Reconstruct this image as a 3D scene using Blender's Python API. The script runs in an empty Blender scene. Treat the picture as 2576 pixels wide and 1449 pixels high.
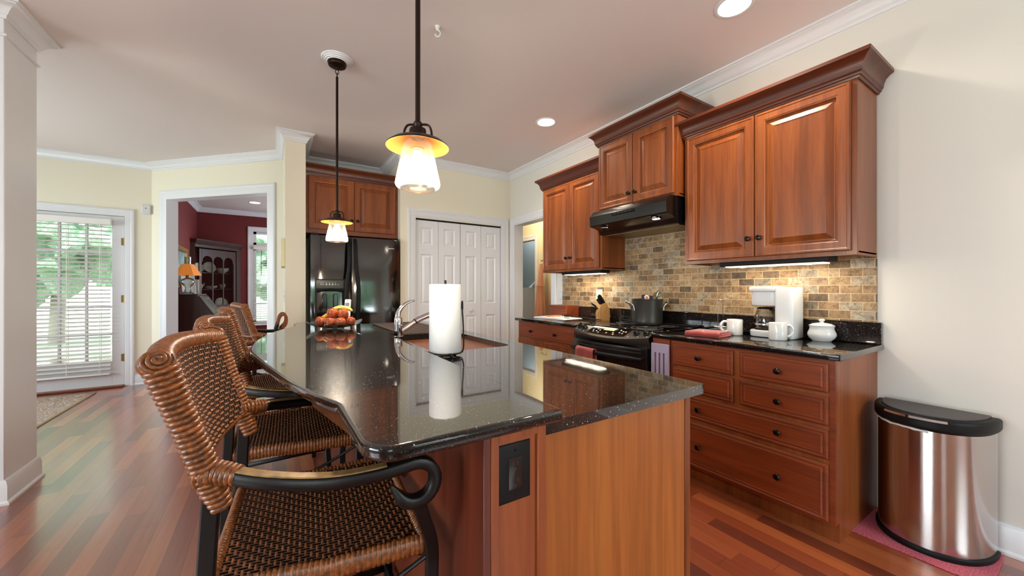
import bpy, bmesh, math, random
from mathutils import Vector, Matrix, noise
random.seed(7)
SC = bpy.context.scene
COL = SC.collection
PI = math.pi
HC = 2.847            # ceiling height
WX = 2.86             # face of the right-hand wall

# ------------------------------------------------------------------ camera
cam_d = bpy.data.cameras.new('camera')
cam = bpy.data.objects.new('camera', cam_d)
COL.objects.link(cam)
cam.location = (0, 0, 1.22)
cam.rotation_euler = (PI/2, 0, -math.radians(32.57))
cam_d.sensor_width = 36.0
cam_d.lens = 945.3/2576*36.0
cam_d.shift_y = 3.2/2576
cam_d.clip_start = 0.02
SC.camera = cam

# ------------------------------------------------------------------ world, exposure
SC.view_settings.view_transform = 'Standard'
SC.view_settings.look = 'None'
SC.view_settings.gamma = 1.0
SC.view_settings.use_curve_mapping = False
SC.view_settings.exposure = 0.45
SC.cycles.use_denoising = True
SC.cycles.max_bounces = 8
SC.cycles.diffuse_bounces = 4
SC.cycles.glossy_bounces = 4
SC.cycles.transmission_bounces = 6
SC.cycles.transparent_max_bounces = 10
SC.cycles.caustics_reflective = False
SC.cycles.caustics_refractive = False
SC.cycles.sample_clamp_indirect = 6.0
SC.cycles.blur_glossy = 0.5
W = bpy.data.worlds.new('sky'); SC.world = W
W.use_nodes = True
wn = W.node_tree.nodes; wl = W.node_tree.links
bg = wn['Background']
bg.inputs[0].default_value = (0.86, 0.95, 1.0, 1)
bg.inputs[1].default_value = 4.0

def lamp(name, kind, loc, rot, energy, color, **kw):
    d = bpy.data.lights.new(name, kind)
    d.energy = energy; d.color = color
    for k, v in kw.items(): setattr(d, k, v)
    o = bpy.data.objects.new(name, d)
    o.location = loc; o.rotation_euler = rot
    COL.objects.link(o)
    return o
# added area lights standing in for daylight at the rear, side and dining windows
DAY = (0.85, 0.93, 1.0)
for nm, loc, rot, sx, sy, e in (
        ('daylight_rear_a', (-2.2, -3.9, 3.1), (math.radians(52), 0, 0), 2.4, 2.0, 300),
        ('daylight_rear_b', (1.7, -3.9, 3.3), (math.radians(52), 0, 0), 2.4, 2.0, 300),
        ('ceiling_fill_a', (-2.2, -3.7, .15), (math.radians(128), 0, 0), 2.4, 1.6, 210),  # this lamp and the next are added below the sills to brighten the ceiling
        ('ceiling_fill_b', (1.7, -3.7, .15), (math.radians(128), 0, 0), 2.4, 1.6, 210),
        ('daylight_side', (-4.12, 0.6, 1.45), (math.radians(98), 0, -PI/2), 2.4, 1.7, 110),
        ('daylight_breakfast', (-4.12, 5.2, 1.45), (math.radians(98), 0, -PI/2), 2.0, 1.7, 55),
        ('daylight_dining', (2.42, 8.0, 1.45), (PI/2, 0, PI/2), 1.6, 1.7, 55)):
    lamp(nm, 'AREA', loc, rot, e, DAY, shape='RECTANGLE', size=sx, size_y=sy)
lamp('sun', 'SUN', (0, 0, 10), (math.radians(30), 0, math.radians(8)), 9.0, (1.0, 0.95, 0.85), angle=0.03)

# ------------------------------------------------------------------ mesh builder
class MB:
    def __init__(s): s.v = []; s.f = []; s.mi = []
    def add(s, vs, fs, mi=0, M=None):
        n = len(s.v)
        if M is not None: vs = [M @ Vector(p) for p in vs]
        s.v.extend([tuple(p) for p in vs])
        s.f.extend([[i+n for i in f] for f in fs]); s.mi.extend([mi]*len(fs))
        return s
    def box(s, x0, x1, y0, y1, z0, z1, b=0.0, mi=0, M=None):
        if x0 > x1: x0, x1 = x1, x0
        if y0 > y1: y0, y1 = y1, y0
        if z0 > z1: z0, z1 = z1, z0
        if b <= 0:
            vs = [(x, y, z) for x in (x0, x1) for y in (y0, y1) for z in (z0, z1)]
            fs = [(0,1,3,2),(4,6,7,5),(0,4,5,1),(2,3,7,6),(0,2,6,4),(1,5,7,3)]
            return s.add(vs, fs, mi, M)
        b = min(b, (x1-x0)*.49, (y1-y0)*.49, (z1-z0)*.49)
        vs = []; idx = {}
        for ix, (xo, xi) in enumerate(((x0, x0+b), (x1, x1-b))):
            for iy, (yo, yi) in enumerate(((y0, y0+b), (y1, y1-b))):
                for iz, (zo, zi) in enumerate(((z0, z0+b), (z1, z1-b))):
                    for a, p in enumerate(((xo, yi, zi), (xi, yo, zi), (xi, yi, zo))):
                        idx[ix, iy, iz, a] = len(vs); vs.append(p)
        fs = []
        I = idx
        for k in (0, 1):
            q = [I[k,0,0,0], I[k,1,0,0], I[k,1,1,0], I[k,0,1,0]]; fs.append(q if k else q[::-1])
            q = [I[0,k,0,1], I[0,k,1,1], I[1,k,1,1], I[1,k,0,1]]; fs.append(q if k else q[::-1])
            q = [I[0,0,k,2], I[1,0,k,2], I[1,1,k,2], I[0,1,k,2]]; fs.append(q if k else q[::-1])
        for i in (0, 1):
            for j in (0, 1):
                fs.append([I[i,j,0,0], I[i,j,1,0], I[i,j,1,1], I[i,j,0,1]])
                fs.append([I[i,0,j,0], I[i,1,j,0], I[i,1,j,2], I[i,0,j,2]])
                fs.append([I[0,i,j,1], I[1,i,j,1], I[1,i,j,2], I[0,i,j,2]])
                for k in (0, 1): fs.append([I[i,j,k,0], I[i,j,k,1], I[i,j,k,2]])
        return s.add(vs, fs, mi, M)
    def lathe(s, prof, n=32, c=(0,0,0), M=None, mi=0, sx=1.0, sy=1.0):
        vs = []; fs = []
        ring = []
        for r, z in prof:
            if abs(r) < 1e-6:
                ring.append([len(vs)]); vs.append((c[0], c[1], c[2]+z))
            else:
                ring.append(list(range(len(vs), len(vs)+n)))
                for k in range(n):
                    a = 2*PI*k/n; vs.append((c[0]+r*sx*math.cos(a), c[1]+r*sy*math.sin(a), c[2]+z))
        for A, B in zip(ring, ring[1:]):
            for k in range(n):
                k2 = (k+1) % n
                if len(A) == 1 and len(B) == 1: continue
                if len(A) == 1: fs.append([A[0], B[k2], B[k]])
                elif len(B) == 1: fs.append([A[k], A[k2], B[0]])
                else: fs.append([A[k], A[k2], B[k2], B[k]])
        return s.add(vs, fs, mi, M)
    def cyl(s, p, q, r, n=16, mi=0, r2=None):
        return s.tube([p, q], [r, r if r2 is None else r2], n=n, mi=mi)
    def tube(s, pts, r, n=10, closed=False, cap=True, mi=0, sec=None, up=None, M=None):
        """sec: list of (a, b) cross-section points (scaled by r); default circle"""
        P = [Vector(p) for p in pts]; m = len(P)
        if not isinstance(r, (list, tuple)): r = [r]*m
        if sec is None: sec = [(math.cos(2*PI*k/n), math.sin(2*PI*k/n)) for k in range(n)]
        n = len(sec)
        T = []
        for i in range(m):
            a = P[(i-1) % m] if closed or i > 0 else P[i]
            b = P[(i+1) % m] if closed or i < m-1 else P[i]
            t = (b-a); T.append(t.normalized() if t.length > 1e-9 else Vector((0,0,1)))
        u = Vector(up) if up else (Vector((0,0,1)) if abs(T[0].z) < .9 else Vector((1,0,0)))
        vs = []; fs = []
        N = (u - T[0]*u.dot(T[0])).normalized()
        for i in range(m):
            if up: N = (Vector(up) - T[i]*Vector(up).dot(T[i]));
            else: N = N - T[i]*N.dot(T[i])
            N = N.normalized() if N.length > 1e-6 else T[i].orthogonal().normalized()
            B = T[i].cross(N)
            for a, b in sec: vs.append(P[i] + (B*a + N*b)*r[i])
        for i in range(m if closed else m-1):
            j = (i+1) % m
            for k in range(n):
                k2 = (k+1) % n
                fs.append([i*n+k, i*n+k2, j*n+k2, j*n+k])
        if cap and not closed:
            fs.append(list(range(n))[::-1]); fs.append([(m-1)*n+k for k in range(n)])
        return s.add(vs, fs, mi, M)
    def prism(s, poly, z0, z1, mi=0, M=None):
        n = len(poly)
        vs = [(x, y, z0) for x, y in poly] + [(x, y, z1) for x, y in poly]
        fs = [list(range(n))[::-1], [n+k for k in range(n)]]
        for k in range(n):
            k2 = (k+1) % n; fs.append([k, k2, n+k2, n+k])
        return s.add(vs, fs, mi, M)
    def slab(s, poly, z0, z1, r=0.006, mi=0, M=None, seg=3):
        """prism with rounded top and bottom edges; poly counter-clockwise"""
        n = len(poly); P = [Vector((p[0], p[1])) for p in poly]
        nm = []
        for k in range(n):
            d1 = (P[k]-P[k-1]).normalized(); d2 = (P[(k+1) % n]-P[k]).normalized()
            n1 = Vector((d1.y, -d1.x)); n2 = Vector((d2.y, -d2.x))
            q = 1+n1.dot(n2); nm.append((n1+n2)/max(q, .3))
        levels = []
        for i in range(seg+1):
            a = PI/2*i/seg; levels.append((r*(1-math.sin(a)), z0+r*(1-math.cos(a))))
        for i in range(seg+1):
            a = PI/2*(1-i/seg); levels.append((r*(1-math.sin(a)), z1-r*(1-math.cos(a))))
        vs = []; fs = []
        for o, z in levels:
            for k in range(n):
                q = P[k]-nm[k]*o; vs.append((q.x, q.y, z))
        L = len(levels)
        for i in range(L-1):
            for k in range(n):
                k2 = (k+1) % n; fs.append([i*n+k, i*n+k2, (i+1)*n+k2, (i+1)*n+k])
        fs.append(list(range(n))[::-1]); fs.append([(L-1)*n+k for k in range(n)])
        return s.add(vs, fs, mi, M)
    def rings(s, O, U, V, N, w, h, prof, mi=0, back=True):
        """nested rectangles (inset, height): raised panels, drawer fronts, plates"""
        O, U, V, N = Vector(O), Vector(U), Vector(V), Vector(N)
        vs = []; fs = []
        for ins, ht in prof:
            iu = min(ins, w*.49); iv = min(ins, h*.49)
            for a, b in ((iu, iv), (w-iu, iv), (w-iu, h-iv), (iu, h-iv)):
                vs.append(O + U*a + V*b + N*ht)
        for i in range(len(prof)-1):
            for k in range(4):
                k2 = (k+1) % 4; fs.append([i*4+k, i*4+k2, i*4+4+k2, i*4+4+k])
        e = (len(prof)-1)*4; fs.append([e, e+1, e+2, e+3])
        if back: fs.append([3, 2, 1, 0])
        if U.cross(V).dot(N) < 0: fs = [f[::-1] for f in fs]
        return s.add(vs, fs, mi)
    def sweep(s, line, prof, mi=0, closed=False, cap=True):
        """profile (out, z) along a plan polyline, out = to the right of travel, mitred"""
        P = [Vector((p[0], p[1])) for p in line]; m = len(P); n = len(prof)
        vs = []; fs = []
        for i in range(m):
            ds = []
            if i > 0 or closed: ds.append((P[i]-P[i-1]).normalized())
            if i < m-1 or closed: ds.append((P[(i+1) % m]-P[i]).normalized())
            ns = [Vector((d.y, -d.x)) for d in ds]
            mm = ns[0] if len(ns) == 1 else (ns[0]+ns[1])/(1+ns[0].dot(ns[1]))
            for o, z in prof:
                q = P[i]+mm*o; vs.append((q.x, q.y, z))
        for i in range(m if closed else m-1):
            j = (i+1) % m
            for k in range(n):
                k2 = (k+1) % n; fs.append([i*n+k2, i*n+k, j*n+k, j*n+k2])
        if cap and not closed:
            fs.append(list(range(n))); fs.append([(m-1)*n+k for k in range(n)][::-1])
        return s.add(vs, fs, mi)
    def casing(s, O, U, N, w, h, cw=.085, th=.02, mi=0, prof=None, V=(0,0,1)):
        """door or window casing round three sides; O = bottom corner of the opening"""
        O, U, N, V = Vector(O), Vector(U), Vector(N), Vector(V)
        if prof is None:
            prof = [(0, 0), (0, th*.55), (.006, th*.7), (cw*.62, th*.7), (cw*.68, th*.95), (cw*.78, th), (cw-.006, th), (cw, th*.8), (cw, 0)]
        n = len(prof); vs = []; fs = []
        for c in range(4):
            for o, ht in prof:
                a, b = ((-o, 0), (-o, h+o), (w+o, h+o), (w+o, 0))[c]
                vs.append(O + U*a + V*b + N*ht)
        for i in range(3):
            for k in range(n):
                k2 = (k+1) % n; fs.append([i*n+k, i*n+k2, (i+1)*n+k2, (i+1)*n+k])
        fs.append(list(range(n))); fs.append([3*n+k for k in range(n)])
        return s.add(vs, fs, mi)
    def ell(s, c, rx, ry, rz, nu=12, nv=8, M=None, mi=0):
        prof = [(math.sin(PI*i/nv), -math.cos(PI*i/nv)) for i in range(nv+1)]
        prof[0] = (0, -1); prof[-1] = (0, 1)
        T = Matrix.Translation(c) @ Matrix.Diagonal((rx, ry, rz, 1))
        if M is not None: T = M @ T
        return s.lathe(prof, n=nu, M=T, mi=mi)
    def grid(s, fn, nu, nv, mi=0, closed_u=False):
        vs = [fn(i/(nu), j/(nv)) for j in range(nv+1) for i in range(nu+1)]
        fs = [[j*(nu+1)+i, j*(nu+1)+i+1, (j+1)*(nu+1)+i+1, (j+1)*(nu+1)+i] for j in range(nv) for i in range(nu)]
        return s.add(vs, fs, mi)
    def build(s, name, mats, parent=None, angle=38, flip=False, keep=False, base=None):
        me = bpy.data.meshes.new(name)
        off = Vector((0, 0, 0))
        o = bpy.data.objects.new(name, me)
        if parent is not None and not keep:
            r = parent
            while r.parent: r = r.parent
            off = Vector(r.location)
        elif base is not None:
            off = Vector(base)
        me.from_pydata([tuple(Vector(p)-off) for p in s.v], [], s.f)
        if not isinstance(mats, (list, tuple)): mats = [mats]
        for m in mats: me.materials.append(m)
        me.polygons.foreach_set('material_index', s.mi)
        bm = bmesh.new(); bm.from_mesh(me)
        bmesh.ops.recalc_face_normals(bm, faces=bm.faces)
        bm.to_mesh(me); bm.free()
        me.polygons.foreach_set('use_smooth', [True]*len(me.polygons))
        me.set_sharp_from_angle(angle=math.radians(angle))
        me.polygons.foreach_set('use_smooth', [len(p.vertices) <= 6 for p in me.polygons])
        me.update()
        COL.objects.link(o)
        if parent is not None: o.parent = parent
        elif base is not None: o.location = base
        return o

def tag(o, label=None, cat=None, group=None, kind=None):
    if label: o['label'] = label
    if cat: o['category'] = cat
    if group: o['group'] = group
    if kind: o['kind'] = kind
    return o
def thing(name, label, cat, loc=(0,0,0), group=None, kind=None):
    o = bpy.data.objects.new(name, None)
    o.empty_display_size = .05
    COL.objects.link(o); o.location = loc
    return tag(o, label, cat, group, kind)
def struct(name, mb, mats, parent=None, label=None, cat=None):
    o = mb.build(name, mats, parent)
    if parent is None: tag(o, label, cat, None, 'structure')
    return o
def one(name, mb, mats, label, cat, base=(0,0,0), group=None, kind=None, angle=38):
    o = mb.build(name, mats, None, angle=angle, base=base)
    return tag(o, label, cat, group, kind)
def kids(o): return [c for c in bpy.data.objects if c.parent == o]
def copy_tree(o, parent=None):
    c = o.copy(); COL.objects.link(c)
    if parent is not None: c.parent = parent
    for ch in kids(o): copy_tree(ch, c)
    return c
def frame(loc, rz=0.0, rx=0.0, ry=0.0):
    return Matrix.Translation(loc) @ Matrix.Rotation(rz, 4, 'Z') @ Matrix.Rotation(ry, 4, 'Y') @ Matrix.Rotation(rx, 4, 'X')
def axis_frame(loc, n):
    """matrix whose local z points along n"""
    return Matrix.Translation(loc) @ Vector(n).to_track_quat('Z', 'Y').to_matrix().to_4x4()
def smooth_path(pts, k=6, closed=False):
    P = [Vector(p) for p in pts]; out = []; n = len(P)
    rng = range(n if closed else n-1)
    for i in rng:
        p0 = P[(i-1) % n] if closed or i > 0 else P[i]
        p1 = P[i]; p2 = P[(i+1) % n]
        p3 = P[(i+2) % n] if closed or i < n-2 else p2
        for j in range(k):
            t = j/k
            out.append(.5*((2*p1)+(p2-p0)*t+(2*p0-5*p1+4*p2-p3)*t*t+(3*p1-p0-3*p2+p3)*t**3))
    if not closed: out.append(P[-1])
    return out
RECT = [(-1,-1),(1,-1),(1,1),(-1,1)]
def rsec(a, b, c=.25):
    """rounded rectangle section, half sizes a, b"""
    e = min(a, b)*c
    return [(-a+e,-b),(a-e,-b),(a,-b+e),(a,b-e),(a-e,b),(-a+e,b),(-a,b-e),(-a,-b+e)]
# ------------------------------------------------------------------ materials
def lin(c):
    def f(x):
        x /= 255.0
        return x/12.92 if x <= .04045 else ((x+.055)/1.055)**2.4
    return (f(c[0]), f(c[1]), f(c[2]), 1.0)
def newmat(name):
    m = bpy.data.materials.new(name); m.use_nodes = True
    nt = m.node_tree
    return m, nt, nt.nodes, nt.links, nt.nodes['Principled BSDF']
def nd(nt, typ, **kw):
    n = nt.nodes.new(typ)
    for k, v in kw.items():
        if k[0] == '_': n.inputs[int(k[1:])].default_value = v
        else: setattr(n, k, v)
    return n
def math_(nt, op, a, b=None):
    n = nt.nodes.new('ShaderNodeMath'); n.operation = op
    for i, x in enumerate((a, b)):
        if x is None: continue
        if isinstance(x, (int, float)): n.inputs[i].default_value = x
        else: nt.links.new(x, n.inputs[i])
    return n.outputs[0]
def mixc(nt, fac, a, b, blend='MIX'):
    n = nt.nodes.new('ShaderNodeMix'); n.data_type = 'RGBA'; n.blend_type = blend
    for i, x in ((0, fac), (6, a), (7, b)):
        if isinstance(x, (int, float)): n.inputs[i].default_value = x
        elif isinstance(x, tuple): n.inputs[i].default_value = x
        else: nt.links.new(x, n.inputs[i])
    return n.outputs[2]
def ramp(nt, fac, stops):
    n = nt.nodes.new('ShaderNodeValToRGB')
    cr = n.color_ramp
    while len(cr.elements) < len(stops): cr.elements.new(.5)
    for e, (p, c) in zip(cr.elements, stops): e.position = p; e.color = c
    nt.links.new(fac, n.inputs[0])
    return n.outputs[0]
def objco(nt, rnd=False, scale=(1,1,1), rot=(0,0,0)):
    tc = nt.nodes.new('ShaderNodeTexCoord'); out = tc.outputs['Object']
    if rnd:
        oi = nt.nodes.new('ShaderNodeObjectInfo')
        v = nt.nodes.new('ShaderNodeVectorMath'); v.operation = 'MULTIPLY_ADD'
        nt.links.new(oi.outputs['Random'], v.inputs[0])
        v.inputs[1].default_value = (17.0, 23.0, 9.0)
        nt.links.new(out, v.inputs[2]); out = v.outputs[0]
    mp = nt.nodes.new('ShaderNodeMapping'); mp.inputs['Scale'].default_value = scale; mp.inputs['Rotation'].default_value = rot
    nt.links.new(out, mp.inputs[0])
    return mp.outputs[0]
def noise_(nt, vec, scale, detail=3, rough=.5, dist=0):
    n = nd(nt, 'ShaderNodeTexNoise'); n.inputs['Scale'].default_value = scale; n.inputs['Detail'].default_value = detail
    n.inputs['Roughness'].default_value = rough; n.inputs['Distortion'].default_value = dist
    nt.links.new(vec, n.inputs['Vector'])
    return n.outputs['Fac']
def bump_(nt, bs, h, strength=.2, dist=.002):
    b = nt.nodes.new('ShaderNodeBump'); b.inputs['Strength'].default_value = strength; b.inputs['Distance'].default_value = dist
    nt.links.new(h, b.inputs['Height']); nt.links.new(b.outputs[0], bs.inputs['Normal'])
def plain(name, c, rough=.5, metal=0.0, var=0.0, vscale=6, bump=0.0, bscale=80, coat=0.0, emit=None, es=0, ior=1.5, sheen=0):
    m, nt, ns, ls, bs = newmat(name)
    bs.inputs['Base Color'].default_value = lin(c); bs.inputs['Roughness'].default_value = rough
    bs.inputs['Metallic'].default_value = metal; bs.inputs['IOR'].default_value = ior
    if coat: bs.inputs['Coat Weight'].default_value = coat; bs.inputs['Coat Roughness'].default_value = .08
    if sheen: bs.inputs['Sheen Weight'].default_value = sheen
    if emit: bs.inputs['Emission Color'].default_value = lin(emit); bs.inputs['Emission Strength'].default_value = es
    v = objco(nt)
    if var:
        f = noise_(nt, v, vscale, 4)
        d = lin(tuple(max(0, x*(1-var)) for x in c)); b = lin(tuple(min(255, x*(1+var*.6)) for x in c))
        ls.new(ramp(nt, f, [(.3, d), (.7, b)]), bs.inputs['Base Color'])
    if bump:
        bump_(nt, bs, noise_(nt, v, bscale, 3), bump)
    return m
def wood(name, dark, mid, light, axis='Z', rough=.38, gs=1.0, board=0, coat=.10, rnd=True, bax='X', k=1.0):
    m, nt, ns, ls, bs = newmat(name)
    sc = {'Z': (13, 13, .9), 'Y': (13, .9, 13), 'X': (.9, 13, 13)}[axis]
    v = objco(nt, rnd, tuple(x*gs for x in sc))
    f1 = noise_(nt, v, 1.0, 5, .55, .6)
    sc2 = {'Z': (90, 90, 4), 'Y': (90, 4, 90), 'X': (4, 90, 90)}[axis]
    f2 = noise_(nt, objco(nt, rnd, tuple(x*gs for x in sc2)), 1.0, 3, .6)
    col = ramp(nt, f1, [(.22, lin(dark)), (.5, lin(mid)), (.80, lin(light))])
    col = mixc(nt, .30, col, ramp(nt, f2, [(.35, (.25, .2, .18, 1)), (.6, (1, 1, 1, 1))]), 'MULTIPLY')
    if board:
        sep = nt.nodes.new('ShaderNodeSeparateXYZ'); ls.new(objco(nt), sep.inputs[0])
        q = math_(nt, 'FLOOR', math_(nt, 'DIVIDE', sep.outputs[bax], board))
        wnz = nt.nodes.new('ShaderNodeTexWhiteNoise'); wnz.noise_dimensions = '1D'; ls.new(q, wnz.inputs['W'])
        col = mixc(nt, .5*k, col, ramp(nt, wnz.outputs['Value'], [(0, (.62, .56, .5, 1)), (1, (1, 1, 1, 1))]), 'MULTIPLY')
    ls.new(col, bs.inputs['Base Color'])
    bs.inputs['Roughness'].default_value = rough
    bs.inputs['Coat Weight'].default_value = coat; bs.inputs['Coat Roughness'].default_value = .18
    bump_(nt, bs, f2, .04, .001)
    return m
def granite(name):
    """polished black stone with gold and silver flecks; the polish mirrors strongly at low angles"""
    m, nt, ns, ls, bs = newmat(name)
    v = objco(nt)
    def flecks(scale, thr, size, ch):
        vo = nd(nt, 'ShaderNodeTexVoronoi'); vo.inputs['Scale'].default_value = scale; ls.new(v, vo.inputs['Vector'])
        sep = nt.nodes.new('ShaderNodeSeparateColor'); ls.new(vo.outputs['Color'], sep.inputs[0])
        return math_(nt, 'MULTIPLY', math_(nt, 'GREATER_THAN', sep.outputs[ch], thr), math_(nt, 'LESS_THAN', vo.outputs['Distance'], size)), sep.outputs[(ch+2) % 3]
    f1, r1 = flecks(430, .88, .36, 0)
    f2, r2 = flecks(150, .95, .22, 1)
    base = ramp(nt, noise_(nt, v, 70, 5, .7), [(.35, lin((9, 8, 9))), (.75, lin((24, 19, 18)))])
    c = mixc(nt, f1, base, ramp(nt, r1, [(0, lin((92, 58, 40))), (.6, lin((128, 92, 66))), (1, lin((140, 132, 136)))]))
    c = mixc(nt, f2, c, lin((190, 182, 182)))
    ls.new(c, bs.inputs['Base Color'])
    bs.inputs['Roughness'].default_value = .3; bs.inputs['Specular IOR Level'].default_value = .06
    gl = nt.nodes.new('ShaderNodeBsdfGlossy'); gl.inputs['Roughness'].default_value = .035
    lw = nt.nodes.new('ShaderNodeLayerWeight'); lw.inputs[0].default_value = .5
    f = math_(nt, 'ADD', math_(nt, 'MULTIPLY', math_(nt, 'POWER', lw.outputs['Facing'], 2.1), .82), .025)
    f = math_(nt, 'MINIMUM', f, .85)
    mx = nt.nodes.new('ShaderNodeMixShader'); ls.new(f, mx.inputs[0]); ls.new(bs.outputs[0], mx.inputs[1]); ls.new(gl.outputs[0], mx.inputs[2])
    ls.new(mx.outputs[0], ns['Material Output'].inputs[0])
    return m
def floor_mat():
    m, nt, ns, ls, bs = newmat('cherry floorboards')
    tc = nt.nodes.new('ShaderNodeTexCoord'); sep = nt.nodes.new('ShaderNodeSeparateXYZ'); ls.new(tc.outputs['Object'], sep.inputs[0])
    cmb = nt.nodes.new('ShaderNodeCombineXYZ'); ls.new(sep.outputs['Y'], cmb.inputs[0]); ls.new(sep.outputs['X'], cmb.inputs[1])
    # boards are laid in staggered random lengths: shift each row by its own amount
    row = math_(nt, 'FLOOR', math_(nt, 'DIVIDE', sep.outputs['X'], .083))
    wn_ = nt.nodes.new('ShaderNodeTexWhiteNoise'); wn_.noise_dimensions = '1D'; ls.new(row, wn_.inputs['W'])
    yy = math_(nt, 'ADD', sep.outputs['Y'], math_(nt, 'MULTIPLY', wn_.outputs['Value'], 3.0))
    cell = math_(nt, 'FLOOR', math_(nt, 'DIVIDE', yy, .92))
    c2 = nt.nodes.new('ShaderNodeCombineXYZ'); ls.new(row, c2.inputs[0]); ls.new(cell, c2.inputs[1])
    wb = nt.nodes.new('ShaderNodeTexWhiteNoise'); wb.noise_dimensions = '2D'; ls.new(c2.outputs[0], wb.inputs['Vector'])
    col = ramp(nt, wb.outputs['Value'], [(0, lin((104, 44, 26))), (.3, lin((142, 64, 36))), (.7, lin((160, 78, 42))), (.93, lin((176, 94, 52))), (1, lin((206, 128, 74)))])
    g = noise_(nt, objco(nt, False, (60, 2.2, 1)), 1.0, 4, .6, .5)
    col = mixc(nt, .5, col, ramp(nt, g, [(.3, (.55, .45, .42, 1)), (.65, (1, 1, 1, 1))]), 'MULTIPLY')
    # joints
    fx = math_(nt, 'FRACT', math_(nt, 'DIVIDE', sep.outputs['X'], .083)); fy = math_(nt, 'FRACT', math_(nt, 'DIVIDE', yy, .92))
    j = math_(nt, 'MAXIMUM', math_(nt, 'LESS_THAN', fx, .022), math_(nt, 'LESS_THAN', fy, .0025))
    col = mixc(nt, math_(nt, 'MULTIPLY', j, .7), col, lin((30, 12, 8)))
    ls.new(col, bs.inputs['Base Color'])
    bs.inputs['Roughness'].default_value = .34
    bs.inputs['Coat Weight'].default_value = 1.0; bs.inputs['Coat Roughness'].default_value = .21; bs.inputs['Coat IOR'].default_value = 1.7
    h = math_(nt, 'SUBTRACT', math_(nt, 'MULTIPLY', noise_(nt, objco(nt, False, (3, 3, 3)), 1.0, 2), .5), j)
    bump_(nt, bs, h, .12, .002)
    return m
def tile_mat():
    m, nt, ns, ls, bs = newmat('tumbled travertine brick')
    tc = nt.nodes.new('ShaderNodeTexCoord'); sep = nt.nodes.new('ShaderNodeSeparateXYZ'); ls.new(tc.outputs['Object'], sep.inputs[0])
    bw, bh = .104, .0497
    rw = math_(nt, 'FLOOR', math_(nt, 'DIVIDE', sep.outputs['Z'], bh))
    yo = math_(nt, 'ADD', math_(nt, 'DIVIDE', sep.outputs['Y'], bw), math_(nt, 'MULTIPLY', math_(nt, 'FRACT', math_(nt, 'MULTIPLY', rw, .5)), 1.0))
    cl = math_(nt, 'FLOOR', yo)
    c2 = nt.nodes.new('ShaderNodeCombineXYZ'); ls.new(rw, c2.inputs[0]); ls.new(cl, c2.inputs[1])
    wb = nt.nodes.new('ShaderNodeTexWhiteNoise'); wb.noise_dimensions = '2D'; ls.new(c2.outputs[0], wb.inputs['Vector'])
    col = ramp(nt, wb.outputs['Value'], [(0, lin((92, 80, 66))), (.12, lin((140, 112, 80))), (.3, lin((176, 148, 112))), (.5, lin((158, 130, 96))), (.65, lin((192, 168, 134))), (.8, lin((150, 128, 104))), (.92, lin((186, 176, 158))), (1, lin((112, 104, 94)))])
    v = objco(nt)
    g = noise_(nt, v, 42, 6, .72, 1.2)
    pit = ramp(nt, g, [(.34, (.26, .2, .15, 1)), (.45, (.72, .65, .58, 1)), (.6, (1.0, .98, .95, 1))])
    col = mixc(nt, .85, col, pit, 'MULTIPLY')
    col = mixc(nt, .7, col, ramp(nt, noise_(nt, v, 19, 4, .65, .8), [(.36, (.5, .42, .34, 1)), (.52, (1, 1, 1, 1)), (.7, (1.12, 1.1, 1.06, 1))]), 'MULTIPLY')
    fz = math_(nt, 'FRACT', math_(nt, 'DIVIDE', sep.outputs['Z'], bh)); fy = math_(nt, 'FRACT', yo)
    wob = math_(nt, 'MULTIPLY', math_(nt, 'SUBTRACT', noise_(nt, v, 60, 2), .5), .05)
    j = math_(nt, 'MAXIMUM', math_(nt, 'LESS_THAN', math_(nt, 'ADD', fz, wob), .075), math_(nt, 'LESS_THAN', math_(nt, 'ADD', fy, wob), .036))
    col = mixc(nt, j, col, lin((190, 168, 130)))
    ls.new(col, bs.inputs['Base Color'])
    bs.inputs['Roughness'].default_value = .55
    h = math_(nt, 'SUBTRACT', math_(nt, 'MULTIPLY', g, .8), math_(nt, 'MULTIPLY', j, .6))
    bump_(nt, bs, h, .7, .004)
    return m
def clear_glass(name, tint=(1, 1, 1, 1), rough=0.0, k=1.0, bump=0.0, ior=1.5, base=0.0):
    m = bpy.data.materials.new(name); m.use_nodes = True; nt = m.node_tree
    nt.nodes.remove(nt.nodes['Principled BSDF'])
    out = nt.nodes['Material Output']
    tr = nt.nodes.new('ShaderNodeBsdfTransparent'); tr.inputs[0].default_value = tint
    gl = nt.nodes.new('ShaderNodeBsdfGlossy'); gl.inputs['Roughness'].default_value = rough
    fr = nt.nodes.new('ShaderNodeFresnel'); fr.inputs[0].default_value = ior
    mx = nt.nodes.new('ShaderNodeMixShader')
    f = math_(nt, 'ADD', math_(nt, 'MULTIPLY', fr.outputs[0], k), base)
    nt.links.new(f, mx.inputs[0]); nt.links.new(tr.outputs[0], mx.inputs[1]); nt.links.new(gl.outputs[0], mx.inputs[2])
    if bump:
        b = nt.nodes.new('ShaderNodeBump'); b.inputs['Strength'].default_value = bump; b.inputs['Distance'].default_value = .002
        nt.links.new(noise_(nt, objco(nt), 90, 2), b.inputs['Height'])
        nt.links.new(b.outputs[0], gl.inputs['Normal']); nt.links.new(b.outputs[0], fr.inputs['Normal'])
    nt.links.new(mx.outputs[0], out.inputs[0])
    return m
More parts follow.
